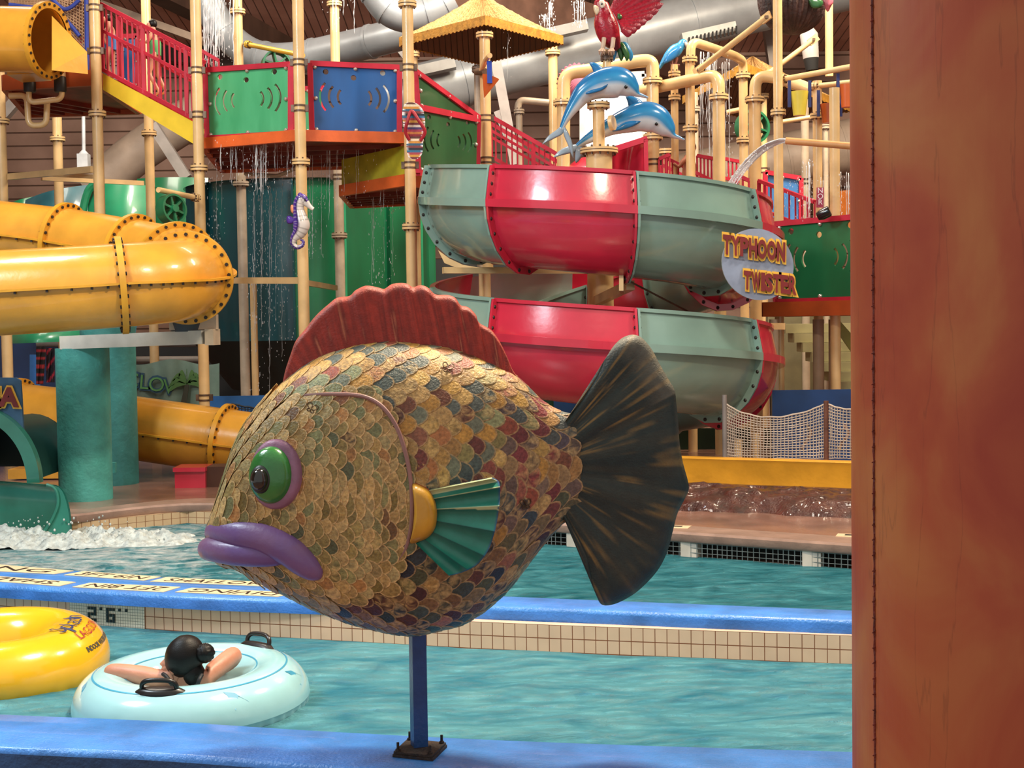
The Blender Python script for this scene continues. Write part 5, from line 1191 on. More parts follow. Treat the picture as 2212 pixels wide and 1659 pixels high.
# seahorse
sh = thing('seahorse_figure', 'purple and white seahorse figure fixed to the tall post', 'seahorse figure', W(650, 535, 18.6)); YH = 18.62
pur, whi, pnk = lin('#4c3090'), lin('#d8cfc8'), lin('#e0906a')
def seac(u, v):
    c = math.cos(2 * math.pi * v); r = (u * 30) % 1
    if u < .14: return whi
    if c > .35 : return mixc(pur, whi, .0 if r < .72 else .35)
    if c > .22: return lin('#2c1c60')
    return mixc(whi, lin('#8a8078'), .0 if r < .8 else .7) if u < .8 else mixc(pur, whi, max(0, (.92 - u) * 4))
loft([(677, 452, YH), (670, 447, YH), (661, 438, YH), (652, 430, YH), (646, 438, YH), (645, 452, YH), (648, 468, YH), (651, 486, YH), (646, 502, YH), (636, 514, YH), (633, 526, YH), (642, 534, YH), (653, 530, YH), (655, 521, YH), (649, 518, YH)],
     [(4, 4), (5, 5), (8, 8), (12, 11), (12, 11), (12, 11), (15, 13), (18, 15), (15, 12), (9, 8), (6, 6), (5, 5), (4, 4), (3, 3), (2, 2)], seac, 'body', sh, nu=8, flip=-1)
flat('crest', [(644, 418), (650, 416), (656, 424), (660, 432), (650, 430), (642, 428)], YH - .02, .04, pur, sh)
flat('dorsal_fin', [(628, 444), (634, 443), (640, 452), (634, 462), (628, 456)], YH, .03, pnk, sh); flat('dorsal_fin', [(619, 470), (624, 466), (634, 470), (638, 478), (630, 484), (620, 482)], YH, .03, pur, sh)
mb = MB(eye_m); mb.ball(W(659, 432, YH - .065), .012, 8, 6); mb.build('eye', sh)
mb = MB(gray_steel); mb.bar(W(655, 470, YH), W(655, 470, 18.95), .05, .05); mb.build('mount', sh, smooth=False)
# flip-flop
ff = thing('flip_flop', 'giant striped flip-flop with red strap hung on the tall post', 'flip-flop', W(893, 345, 18.5)); YF = 18.5
outl = [(p.x, p.y) for p in spline([(a, b, 0) for a, b in ((878, 222), (896, 222), (910, 232), (917, 250), (918, 275), (914, 300), (913, 325), (908, 338), (895, 345), (882, 338), (878, 318), (878, 300), (872, 275), (869, 250), (871, 232))], 5, True)]
STR = ['#5a3028', '#e0d0b0', '#c88a38', '#2f5a74', '#7a3a38', '#1f2430', '#2f6a8c', '#a04048', '#c8923c', '#6a2a30', '#d8c8b8', '#4a3a6a', '#a83850', '#c87a40', '#8a2430']
mb = MB(MCOL('striped_fabric', .7, .3, 90, mottled=.12, msc=40), M('foam_sole_edge', '#6a3a30', .7)); ny = 60
def xr(y):
    xs = []
    for i in range(len(outl)):
        a, b = outl[i], outl[(i + 1) % len(outl)]
        if (a[1] - y) * (b[1] - y) <= 0 and a[1] != b[1]: xs.append(a[0] + (b[0] - a[0]) * (y - a[1]) / (b[1] - a[1]))
    return (min(xs), max(xs)) if xs else (893, 893)
y0_, y1_ = min(p[1] for p in outl) + .3, max(p[1] for p in outl) - .3
def ffp(u, v, dY):
    y = y0_ + (y1_ - y0_) * u; a, b = xr(y); return W(a + (b - a) * v, y, YF + dY)
def ffc(u, v): q = int(u * 25); return lin(STR[q % len(STR)])
mb.grid(lambda u, v: ffp(u, v, 0), 100, 6, col=ffc); mb.grid(lambda u, v: ffp(u, v, .09), 100, 6, col=ffc)
for vv in (0, 1): mb.grid(lambda u, v: ffp(u, vv, .09 * v), 100, 1, 1, col=lambda u, v: (1, 1, 1, 1))
mb.build('sole', ff, smooth=False)
mb = MB(M('red_strap', '#a82030', .5)); mb.tube(spline([W(884, 302, YF), W(876, 285, YF - .05), W(880, 262, YF - .09), W(889, 240, YF - .05), W(903, 258, YF - .09), (W(918, 284, YF - .05)), W(908, 304, YF)], 6), .022, 10); mb.build('strap', ff)
# coconut bucket
cb = thing('coconut_bucket', 'huge dark brown coconut tipping bucket at the top right', 'bucket', W(1715, 75, 20.2)); c = W(1712, 2, 20.2); mb = MB(M('coconut_husk', '#3c2622', .6, .3, 8, 1.0, 18, streak=.15))
def coco(u, v): a = 2 * math.pi * u; b = math.pi * v; rr = .47 * (1 + .035 * math.cos(a * 34) + .05 * mnoise.noise(V(math.cos(a) * 3, math.sin(a) * 3, b * 2))); return c + V(rr * math.sin(b) * math.cos(a), rr * math.sin(b) * math.sin(a), .47 * math.cos(b))
mb.grid(coco, 136, 30, closeu=True); mb.build('shell', cb)
flat('green_leaf_patch', [(1748, -4), (1766, -6), (1778, 4), (1772, 16), (1756, 18), (1748, 8)], 19.75, .03, lin('#2c5a34'), cb)
for i in range(5): flat('flower_petal', [(1778 + 3 * i, -8), (1790 + 2 * i, -4), (1796 + i, 10 - i), (1788 + i, 26 - 3 * i), (1780 + 2 * i, 10)], 19.8 - .02 * i, .02, lin('#c86a7a'), cb)
# tipping buckets and cones
def tub(label, px, ptop, pbot, wt, wb, Y, hexc, strap, tiltx=0, grp='tipping buckets on the spray pipes', col2=None):
    t = thing('tipping_bucket', label, 'bucket', W(px, pbot, Y), grp); a, b = W(px + tiltx, pbot, Y), W(px, ptop, Y); ax = b - a; r0, r1 = wb / 2 * PM(Y), wt / 2 * PM(Y); L_ = ax.length
    mb = MB(M('bucket_' + hexc[1:], hexc, .35, .06, 3, coat=.3)); mb.lathe(a, ax, [(0, .001), (0, r0), (L_, r1), (L_, r1 - .012), (.03, r0 - .012), (.03, .001)], 28); mb.build('shell', t)
    for s_ in (-1, 1):
        if strap: mb = MB(M('navy_strap', '#24306a', .5)); x = px + s_ * (wt / 2 + 3); mb.bar(W(x, ptop - strap, Y), W(x, ptop + (pbot - ptop) * .65, Y), .04, .03, up=(0, 1, 0)); mb.build('hanger', t, smooth=False)
    return t
tub('pale yellow tipping bucket below the upper spray pipe', 1727, 198, 250, 38, 26, 19.0, '#e4cf4c', 24)
tub('lower orange-brown bucket right of the yellow bucket', 1792, 225, 266, 42, 30, 19.3, '#c05a1e', 30)
tub('bright orange bucket half hidden by the red pillar', 1829, 183, 232, 32, 22, 18.9, '#d8682c', 24)
tub('orange cone hanging on the hut post', 1060, 166, 211, 38, 1, 20.2, '#d8682c', 0, tiltx=-14)
mb = MB(M('blue_paddle', '#2848b0', .35)); mb.bar(W(1057, 132, 20.1), W(1058, 180, 20.1), .07, .05, up=(0, 1, 0)); tag(mb.build('spray_paddle', smooth=False), 'blue paddle above the orange cone', 'paddle')
t = pipe([(1040, 152, 20.6), (1050, 128, 20.2), (1058, 120, 19.8)], 11, 'short cream nozzle pipe above the blue paddle')
t = pipe([(1030, 155, 20.8), (1048, 155, 20.5)], 15, 'dark valve fitting on the hut post', mat=clampm)
# valve wheels
def wheel(label, px, py, rpx, Y, tilt):
    t = thing('valve_wheel', label, 'wheel', W(px, py, Y), 'green spoked water wheels'); c = W(px, py, Y); ax = V(math.sin(tilt), -math.cos(tilt), .1); r = rpx * PM(Y); gm = M('green_wheel_paint', '#1f6b46', .3, .1, 4, coat=.3)
    mb = MB(gm); mb.lathe(c - ax * .08, ax, [(0, r * .86), (0, r), (.16, r), (.16, r * .86), (0, r * .86)], 40); mb.build('rim', t); u = ax.orthogonal().normalized(); b = ax.normalized().cross(u)
    for i in range(6): a = math.pi * i / 3; mb = MB(gm); mb.bar(c, c + (u * math.cos(a) + b * math.sin(a)) * r * .9, .03, .12, up=ax); mb.build('spoke', t, smooth=False)
    mb = MB(gm); mb.lathe(c - ax * .1, ax, [(0, .001), (0, .05), (.2, .05), (.2, .001)], 16); mb.build('hub', t)
wheel('green spoked wheel hanging beside the tall post left of the dark teal tank', 370, 452, 32, 18.6, .9)
wheel('green spoked wheel behind the thick post right of the boy', 1625, 275, 37, 22.6, .3)
wheel('green wheel half hidden behind the green slotted panel', 597, 142, 32, 22.6, .4)
# black jet nozzle
mb = MB(M('black_nozzle', '#101214', .2, coat=.4)); a = W(1766, 468, 18.0); mb.lathe(a, (.75, -.3, .35), [(0, .001), (0, .05), (.06, .07), (.16, .07), (.17, .055), (.17, .001)], 24); tag(mb.build('jet_nozzle'), 'black water jet nozzle above the right green panel', 'nozzle')
mb = MB(M('pink_sign_back', '#a83a58', .5), M('white_lettering', '#e8e0e4', .4)); P = [W(x, y, 18.25) for x, y in ((1764, 448), (1779, 448), (1780, 405), (1765, 405))]; mb.prism(P, (0, .03, 0))
for i, ch in enumerate('NOR'): putText(mb, ch, .095, .004, facing(W(1772, 412 + 12.5 * i, 18.22), (1, 0, 0), (0, 0, 1)), 1)
tag(mb.build('vertical_sign', smooth=False), 'small upright maroon sign with stacked white letters NOR', 'sign')
# ================================================================== RIGHT GROUND LEVEL
P = [W(x, y, Y) for x, y, Y in ((1680, 842, 17.2), (1900, 840, 16.6), (1900, 1000, 16.6), (1640, 1000, 17.3))]
def wallpanel(label, q, mat, name='barrier_panel', H=None):
    return panel([(a, b) for a, b, c in q], [c for a, b, c in q], mat, label, frame=False, H=H, name=name, grp='blue and green barrier panels', poly=[(0, 0), (1, 0), (1, 1), (0, 1)])
SH = []
for cx in (.30, .62, .84):
    o = []; 
    for i in range(13): v = i / 12; o.append((cx + .035 * math.sin(v * 5) + .014, .45 + .33 * v))
    for i in range(13): v = 1 - i / 12; o.append((cx + .035 * math.sin(v * 5) - .014, .45 + .33 * v))
    SH.append(o)
wallpanel('dark blue barrier panel with wavy slots behind the rope net', [(1668, 843, 17.3), (1920, 840, 16.9), (1920, 1010, 16.9), (1668, 1010, 17.3)], navy_pn, H=SH)
wallpanel('dark green barrier panel below the spiral slide', [(1400, 925, 20.8), (1668, 925, 20.8), (1668, 1010, 20.8), (1400, 1010, 20.8)], M('black_green_panel', '#12301f', .4), H=None)
wallpanel('bright blue barrier panel seen between the fish and its tail', [(1196, 850, 19.5), (1300, 850, 19.5), (1300, 960, 19.5), (1196, 960, 19.5)], M('bright_blue_panel', '#2f6cb4', .35))
wallpanel('green barrier edge beside the bright blue panel', [(1170, 858, 19.8), (1205, 858, 19.8), (1205, 960, 19.8), (1170, 960, 19.8)], dgreen_pn)
wallpanel('sky blue low wall behind the lower yellow tube and the fish', [(452, 856, 20.2), (700, 852, 20.2), (700, 1000, 20.2), (452, 1000, 20.2)], M('bright_blue_panel', '#2f6cb4', .35))
wallpanel('blue barrier low behind the turquoise column', [(-40, 950, 22), (420, 950, 22), (420, 1040, 22), (-40, 1040, 22)], M('bright_blue_panel', '#2f6cb4', .35))
wallpanel('bright blue cabinet side left of the hanging towels', [(64, 766, 23), (86, 766, 23), (86, 955, 23), (64, 955, 23)], M('bright_blue_panel', '#2f6cb4', .35), name='cabinet')
wallpanel('deep blue backdrop at the left behind the yellow tubes', [(-40, 700, 27), (140, 710, 27), (140, 1000, 27), (-40, 1000, 27)], M('deep_blue_backdrop', '#1c3560', .6, .2, .8))
wallpanel('dark sheet for the unlit void behind the palm banner', [(230, 745, 29), (760, 745, 29), (760, 960, 29), (230, 960, 29)], M('dark_backdrop_sheet', '#191a1b', .7, .2, 1), name='dark_backdrop')  # added dark sheet standing for the unlit void behind the banner
# shrubbery green and black sheet right of the bowl
wallpanel('black sheet right of the green bowl', [(915, 560, 29), (1130, 560, 29), (1130, 760, 29), (915, 760, 29)], M('dark_backdrop_sheet', '#191a1b', .7, .2, 1), name='dark_backdrop')
# palm banner with letters
bn = thing('banner', 'pale banner with a painted palm tree and letters CLOV behind the posts', 'banner', W(370, 890, 23)); YBn = 23.0
mb = MB(M('banner_cloth', '#7f9a8c', .7, .2, 1.2, .3, 6)); mb.grid(lambda u, v: W(262 + 212 * u, 782 + 110 * v + 6 * math.sin(u * 9), YBn + .05 * math.sin(u * 22)), 50, 8); mb.build('cloth', bn)
mb = MB(M('banner_green', '#5c9a58', .6), M('banner_blue', '#28506a', .6))
for i, ch in enumerate('CLOV'):
    c = W(284 + 27 * i, 822 + 5 * i, YBn - .1); putText(mb, ch, .36, .004, facing(c + V(0, .02, 0), (1, 0, -.1), (.1, 0, 1)), 1, .02); putText(mb, ch, .33, .006, facing(c, (1, 0, -.1), (.1, 0, 1)), 0)
mb.build('letters', bn, smooth=False)
mb = MB(M('palm_green', '#4f7c40', .6), M('palm_trunk', '#3a3c30', .7)); pc = (404, 828)
for i in range(9):
    a = R(-200 + 27 * i); tx, ty = pc[0] + 42 * math.cos(a), pc[1] + 22 * math.sin(a) + 12 * abs(math.cos(a)); mx, my = pc[0] + 22 * math.cos(a), pc[1] + 20 * math.sin(a) - 5
    S = spline([(pc[0], pc[1], 0), (mx, my, 0), (tx, ty, 0)], 6); up = []; dn = []
    for j, p in enumerate(S): w_ = 6 * math.sin(math.pi * min(1, (j + 1) / len(S))); up.append(W(p.x, p.y - w_, YBn - .12)); dn.append(W(p.x, p.y + w_, YBn - .12))
    mb.prism(up + dn[::-1], (0, .02, 0), 0)
mb.prism([W(400, 830, YBn - .12), W(408, 830, YBn - .12), W(402, 880, YBn - .12), (W(388, 880, YBn - .12))], (0, .02, 0), 1); mb.build('painted_palm', bn, smooth=False)
# towels and red board at the left
tw = thing('towel', 'red and black patterned towel hanging left of the turquoise column', 'towel', W(88, 830, 22.3)); mb = MB(MCOL('towel_cloth', .9, .4, 60, mottled=.2, msc=20))
mb.grid(lambda u, v: W(78 + 22 * u * (1 - .3 * v), 748 + 82 * v, 22.3 + .04 * math.sin(u * 12 + v * 3)), 16, 30, col=lambda u, v: lin('#a02a30') if (int(v * 14) % 3 == 1) else lin('#1c1818')); mb.build('cloth', tw)
mb = MB(MCOL('towel_cloth', .9)); mb.grid(lambda u, v: W(100 + 18 * u, 752 + 74 * v, 22.5 + .05 * math.sin(u * 10 + v * 4)), 14, 30, col=lambda u, v: lin('#b02c40') if (int(v * 9 + u * 3) % 4 == 1) else lin('#26202a')); tag(mb.build('towel'), 'second dark towel with red stripes next to the turquoise column', 'towel')
mb = MB(M('red_board', '#9a2420', .5), M('board_white', '#d8d0c4', .5)); P = [W(x, y, 21) for x, y in ((102, 1018), (150, 1008), (150, 968), (99, 968))]; mb.prism(P, (0, .04, 0)); putText(mb, 'YOUR R', .085, .004, facing(W(127, 981, 20.98), (1, 0, .05), (0, 0, 1)), 1); mb.bar(W(104, 1000, 20.97), W(140, 997, 20.97), .01, .05, 1)
tag(mb.build('notice_board', smooth=False), 'red notice board with white letters YOUR R left of the turquoise column', 'sign')
# low yellow trough, brown rock, deck details on the right
ytr = M('yellow_trough', '#d99a2c', .35, .08, 3, .15, 20, coat=.3)
mb = MB(ytr); A, B = W(1380, 985, 15.6), W(2050, 992, 14.2); h0 = W(1600, 1050, 15).z - W(1600, 988, 15).z
prof = [(0, h0), (0, -.045), (-.02, -.01), (.0, 0), (.16, .0), (.2, -.03), (.2, h0)]
d = (B - A).normalized(); sd = V(-d.y, d.x, 0); sd = sd if sd.y > 0 else -sd; B.z = A.z
mb.grid(lambda u, v: A.lerp(B, u) + sd * prof[int(round(v * 6))][0] + V(0, 0, prof[int(round(v * 6))][1]), 10, 6)
n = len(mb.v); mb.f.append(tuple(range(7))); mb.m.append(0); mb.f.append(tuple(range(n - 7, n))); mb.m.append(0); tag(mb.build('slide_runout', ang=30), 'low yellow slide run-out wall above the brown rock at the right', 'slide')
rock = M('wet_brown_rock', '#4c2418', .26, .25, 5, 1.0, 48, coat=.35, spec=.4)
mb = MB(rock); A2, B2 = W(1230, 1090, 14.9), W(2050, 1095, 13.3); zb0 = DZ
def rockf(u, v):
    a = A2.lerp(B2, u); y = .9 * v; hh = (W(1600, 1043, 14.6).z - DZ) * (math.sin(min(1, v * 1.6) * math.pi / 2)) ** .7
    p = V(a.x, a.y - .35 + y, DZ - .02 + hh); n_ = mnoise.noise(p * 2.2) * .09 + mnoise.noise(p * 6) * .045 + mnoise.noise(p * 15) * .02
    return p + V(0, -n_ * 1.2, n_ * (.6 if v > .02 else 0) * (1 if v < .9 else .3))
mb.grid(rockf, 190, 26); tag(mb.build('rock_bank', ang=180), 'wet glossy brown artificial rock along the far deck', 'rock')
for i, (x, y) in enumerate(((1462, 1138), (1838, 1157))):
    c = G(x, y, DZ + .002); mb = MB(cream, ink); mb.box(c + V(0, 0, .0), (.24, .16, .008), rz=-.35); mb.box(c + V(0, 0, .006), (.1, .05, .004), 1, rz=-.35); struct(mb.build('trim_%d' % (8 + i), smooth=False))
# rope net fence
netm = M('rope_net', '#b8a898', .7); np_ = []
for px, y0, w_, l in ((1566, 853, 8, 'gray net post left of the rope net'), (1785, 866, 8, 'rusty net post in the middle of the rope net')):
    Y = 16.2 if px < 1700 else 15.9; c = W(px, 990, Y); mb = MB(gray_steel if px < 1700 else M('rusty_post', '#6a4030', .6, .2, 10)); z1 = W(px, y0, Y).z; mb.lathe((c.x, c.y, DZ), (0, 0, 1), [(0, .001), (0, .028), (z1 - DZ, .028), (z1 - DZ, .001)], 14); tag(mb.build('net_post'), l, 'post')
def net(name, label, tops, bot, Y0, Y1, nx, ny, mat, r=.006):
    T_ = spline([(a, b, 0) for a, b in tops], 8); mb = MB(mat)
    def f(u, v):
        i = u * (len(T_) - 1); j = min(int(i), len(T_) - 2); p = T_[j].lerp(T_[j + 1], i - j); return W(p.x + 1.5 * mnoise.noise(V(u * 14, v * 9, 1)), p.y + (bot(p.x) - p.y) * v + 1.5 * mnoise.noise(V(u * 11, v * 12, 6)), Y0 + (Y1 - Y0) * u)
    for i in range(nx + 1): mb.tube([f(i / nx, j / ny) for j in range(ny + 1)], r, 4, caps=False)
    for j in range(ny + 1): mb.tube([f(i / nx, j / ny) for i in range(nx + 1)], r * (1.8 if j == 0 else 1), 4, caps=False)
    tag(mb.build(name, smooth=False, clean=False), label, 'net'); return mb
net('rope_net', 'sagging white rope net in front of the blue barrier', [(1568, 872), (1595, 888), (1640, 900), (1690, 900), (1745, 888), (1783, 872)], lambda x: 990, 16.2, 15.9, 34, 17, netm)
net('rope_net', 'rope net right of the rusty net post', [(1786, 872), (1815, 882), (1860, 886), (1900, 880)], lambda x: 990, 15.9, 15.8, 18, 17, netm)
net('rope_net', 'dark net behind the lower yellow tube left of the fish', [(500, 872), (540, 880), (580, 882), (620, 874)], lambda x: 905, 19.3, 19.3, 20, 5, M('dark_net', '#26303c', .7), .007)
net('climbing_net', 'tan climbing net framed with blue rope at the top left', [(20, -20), (80, -20), (140, -20), (196, -20)], lambda x: 20 + max(0, (x - 100)) * 1.0, 20.6, 20.6, 30, 16, M('tan_rope', '#b08c6c', .7), .010)
mb = MB(M('blue_rope', '#2a3f9a', .6))
for a in ([(186, -20), (187, 60), (188, 166)], [(20, 10), (100, 22), (140, 42), (172, 78)], [(105, -10), (140, 20), (172, 0)]): mb.tube(spline([W(x, y, 20.5) for x, y in a], 6), .03, 8)
cn = [o for o in sc.objects if o.name.startswith('climbing_net')][0]; mb.build('net_frame', cn)
# ------------------------------------------------------------------ green slide exit at the left with sign
ex = thing('slide_exit', 'dark green enclosed slide exit opening into a flared trough at the left', 'water slide', G(60, 1160)); YE = 14.3
gex = M('dark_green_exit', '#1f5c4c', .25, .12, 2, coat=.4, hex2='#2c7060'); gin = M('exit_inside', '#0d2c28', .35, .1, 2)
c = W(-58, 1045, YE + .2); r0 = (118) * PM(YE)
mb = MB(gex); mb.grid(lambda u, v: V(c.x + (r0 + [0, .0, .13, .13, 0][int(round(v * 4))]) * math.cos(math.pi * u), c.y + [0, .12, .12, 0, 0][int(round(v * 4))], c.z + (r0 * 1.22 + [0, 0, .13, .13, 0][int(round(v * 4))]) * math.sin(math.pi * u)), 40, 4); mb.build('mouth_rim', ex, ang=50)
mb = MB(gin); mb.grid(lambda u, v: V(c.x + r0 * (1 - .1 * v) * math.cos(math.pi * u), c.y + 1.8 * v, c.z + r0 * 1.22 * (1 - .1 * v) * math.sin(math.pi * u)), 30, 6); mb.prism([V(c.x + r0 * .9 * math.cos(math.pi * i / 16), c.y + 1.8, c.z + r0 * 1.1 * math.sin(math.pi * i / 16)) for i in range(17)], (0, .04, 0)); mb.build('tunnel', ex, fix=False)
lip0, lip1 = W(132, 1045, YE), W(170, 1150, YE)
IN = spline([(-40, 1180, 0), (40, 1178, 0), (92, 1160, 0), (122, 1128, 0), (141, 1088, 0), (141, 1060, 0), (132, 1046, 0), (118, 1041, 0)], 4)
OU = spline([(118, 1041, 0), (138, 1042, 0), (154, 1054, 0), (165, 1085, 0), (171, 1130, 0), (172, 1200, 0)], 4)
def tr(P_, sx=-1.75, dy=1.0):
    def fn(u, v):
        q = W(P_[int(round(v * (len(P_) - 1)))].x, P_[int(round(v * (len(P_) - 1)))].y, YE); return V(q.x + sx * u, q.y - .25 + dy * u, q.z + .1 * u * (q.z < .3))
    return fn
mb = MB(gex); mb.grid(tr(IN), 12, len(IN) - 1); mb.grid(tr(OU, -1.6), 12, len(OU) - 1); mb.build('trough', ex, fix=False)
mb = MB(M('exit_lip', '#2f7a68', .3, .08, 3, coat=.3)); f1, f2 = tr(IN), tr(OU); mb.tube([f1(0, i / 28) for i in range(3, 29)], .016, 8)
mb.grid(lambda u, v: f1(0, .35 + .65 * v).lerp(f2(0, 1 - v), u) + V(0, .012, 0), 6, 20); mb.build('flared_lip', ex, fix=False)
sgn = thing('slide_sign', 'blue sign board ending in the letters NA above the green slide exit', 'sign', W(40, 990, YE + .1)); YG = YE + .32
mb = MB(M('muted_blue_sign', '#3a6184', .5, .15, 4)); mb.prism([W(x, y, YG) for x, y in ((-200, 814), (34, 816), (44, 822), (46, 850), (50, 930), (62, 950), (74, 975), (76, 990), (66, 992), (60, 960), (30, 925), (-60, 905), (-200, 905))], (0, .04, 0)); mb.build('sign_board', sgn, smooth=False)
mb = MB(yl, mr_)
for ch, x in (('N', -20), ('A', 20)):
    c = W(x, 860, YG - .03); s_ = .26; putText(mb, ch, s_, .004, facing(c, (1, 0, -.05), (.05, 0, 1)), 0, .03); putText(mb, ch, s_, .01, facing(c + V(0, -.012, 0), (1, 0, -.05), (.05, 0, 1)), 1, .012)
mb.build('letters', sgn, smooth=False)
# small things on the far left deck
mb = MB(redf_m); a = G(415, 1052, DZ); mb.box(a + V(0, .1, .10), (.36, .4, .2)); mb.box(a + V(0, .08, .22), (.38, .44, .05)); tag(mb.build('kickboard_bin'), 'red block under the lower yellow tube', 'block')
mb = MB(M('dark_brown_block', '#4a2c20', .6)); a = G(468, 1052, DZ); mb.box(a + V(0, .2, .12), (.26, .4, .24)); tag(mb.build('footing', smooth=False), 'dark brown footing under the end of the lower yellow tube', 'footing')
mb = MB(ytr); mb.box(G(95, 1040, DZ) + V(0, .4, .08), (1.0, .5, .12)); tag(mb.build('yellow_kerb', smooth=False), 'yellow-topped kerb left of the turquoise column base', 'kerb')
mb = MB(teal_c); mb.box(W(245, 1010, 16.8), (.06, .06, .12)); tag(mb.build('junction_box', smooth=False), 'small teal box on the rear teal column', 'box')
# ------------------------------------------------------------------ red pillar in the foreground
pil = bpy.data.materials.new('mottled_terracotta'); pil.use_nodes = True; nt = pil.node_tree; N = nt.nodes; L = nt.links; b = N['Principled BSDF']; b.inputs['Roughness'].default_value = .5
tc = N.new('ShaderNodeTexCoord'); n1 = N.new('ShaderNodeTexNoise'); n1.inputs['Scale'].default_value = 2.6; n1.inputs['Detail'].default_value = 5; n1.inputs['Distortion'].default_value = .6; mp = N.new('ShaderNodeMapping'); mp.inputs['Scale'].default_value = (1.2, 1.2, .8); L.new(tc.outputs['Object'], mp.inputs[0]); L.new(mp.outputs[0], n1.inputs[0])
cr_ = N.new('ShaderNodeValToRGB'); e = cr_.color_ramp.elements; e[0].position = .34; e[0].color = lin('#94301c'); e[1].position = .66; e[1].color = lin('#b06a38'); e2 = e.new(.5); e2.color = lin('#a44a28'); L.new(n1.outputs['Fac'], cr_.inputs[0])
n2 = N.new('ShaderNodeTexNoise'); n2.inputs['Scale'].default_value = 1.4; n2.inputs['Detail'].default_value = 9; mp2 = N.new('ShaderNodeMapping'); mp2.inputs['Scale'].default_value = (6, 6, .5); L.new(tc.outputs['Object'], mp2.inputs[0]); L.new(mp2.outputs[0], n2.inputs[0])
ck = N.new('ShaderNodeMath'); ck.operation = 'SUBTRACT'; ck.inputs[1].default_value = .5; L.new(n2.outputs['Fac'], ck.inputs[0]); ab = N.new('ShaderNodeMath'); ab.operation = 'ABSOLUTE'; L.new(ck.outputs[0], ab.inputs[0]); mr = N.new('ShaderNodeMapRange'); mr.inputs[1].default_value = 0; mr.inputs[2].default_value = .006; mr.inputs[3].default_value = .78; mr.inputs[4].default_value = 1; L.new(ab.outputs[0], mr.inputs[0])
vm = N.new('ShaderNodeVectorMath'); vm.operation = 'SCALE'; L.new(cr_.outputs[0], vm.inputs[0]); L.new(mr.outputs[0], vm.inputs['Scale']); L.new(vm.outputs[0], b.inputs['Base Color'])
bp = N.new('ShaderNodeBump'); bp.inputs['Strength'].default_value = .25; bp.inputs['Distance'].default_value = .02; L.new(n2.outputs['Fac'], bp.inputs['Height']); L.new(bp.outputs[0], b.inputs['Normal'])
YPil = 3.1; rp = .40; xl = W(1845, 830, YPil).x; pc = V(xl + rp * 1.01, YPil, 0)
t = thing('painted_pillar', 'tall mottled terracotta red pillar with a stitched seam in the right foreground', 'pillar', (pc.x, pc.y, -.32)); mb = MB(pil); mb.lathe((pc.x, pc.y, -.32), (0, 0, 1), [(0, .001), (0, rp), (5.2, rp), (5.2, .001)], 96); mb.build('wrapped_shaft', t)
dd = (CAM - pc); base = math.atan2(dd.y, dd.x); vx = W(1888, 830, YPil).x
best = min(((abs((pc.x + rp * math.cos(a)) / (pc.y + rp * math.sin(a)) - vx / YPil), a) for a in [base - 1.6 + .002 * i for i in range(1600)] if math.sin(a) < 0), key=lambda q: q[0])[1]
sx, sy = pc.x + rp * math.cos(best), pc.y + rp * math.sin(best); mb = MB(M('rust_seam_cord', '#6e2418', .7, .2, 40, .6, 90)); rs = random.Random(2)
mb.tube([V(sx + rs.uniform(-.0012, .0012), sy, -.3 + .02 * i) for i in range(270)], .0032, 6)
for i in range(150): z = -.25 + .033 * i; mb.bar(V(sx - .006, sy - .003, z), V(sx + .006, sy - .003, z + rs.uniform(-.006, .012)), .0022, .0022)
mb.build('stitched_seam', t)

# small things hanging high in the hall
t = thing('ribbed_shell', 'pink ribbed shell shape behind the arched pipe left of the dolphins', 'shell', W(1245, 205, 23)); c = W(1246, 180, 23); rr_ = 42 * PM(23)
mb = MB(M('pink_shell', '#c06a80', .45)); mb.grid(lambda u, v: c + V(rr_ * (1 + .05 * math.cos(u * 2 * math.pi * 26)) * math.sin(math.pi * v * .5) * math.cos(2 * math.pi * u), -.25 * math.cos(math.pi * v * .5), rr_ * (1 + .05 * math.cos(u * 2 * math.pi * 26)) * math.sin(math.pi * v * .5) * math.sin(2 * math.pi * u)), 156, 10, closeu=True); mb.build('shell', t)
t = thing('hanging_lamp', 'white square lamp box on a pole behind the left pipes', 'lamp', W(181, 362, 27)); mb = MB(M('white_lamp_paint', '#c8ccd0', .4)); a, b = W(181, 334, 27), W(180, 236, 27); mb.tube([a, b], .035, 12); mb.build('pole', t)
mb = MB(M('white_lamp_paint', '#c8ccd0', .4)); c = W(181, 348, 27); mb.box(c, (.2, .2, .26)); mb.lathe(c + V(0, 0, .13), (0, 0, 1), [(0, .1), (.08, .03)], 12); mb.build('lamp_box', t, smooth=False)
t = thing('horn_speaker', 'gray horn with dark end hanging right of the coconut bucket', 'speaker', W(1752, 150, 24)); a = W(1754, 152, 24); mb = MB(M('gray_horn', '#a8a4a0', .4), dark); mb.lathe(a, (-.08, 0, 1), [(0, .001), (0, .10), (.2, .13), (.6, .15), (.75, .05), (.75, .001)], 24, mis=[1, 1, 0, 0, 0]); mb.build('horn', t)
mb = MB(M('orange_tube_glimpse', '#d8782a', .35, coat=.4)); c = W(1840, 450, 19.5); mb.lathe(V(c.x, c.y, W(1840, 500, 19.5).z), (0, 0, 1), [(0, .001), (0, .17), (.55, .17), (.55, .001)], 24); tag(mb.build('orange_tube'), 'orange tube glimpsed beside the red pillar behind the water jets', 'drum')  # glimpsed piece of an orange tube slide, built as a short upright cylinder
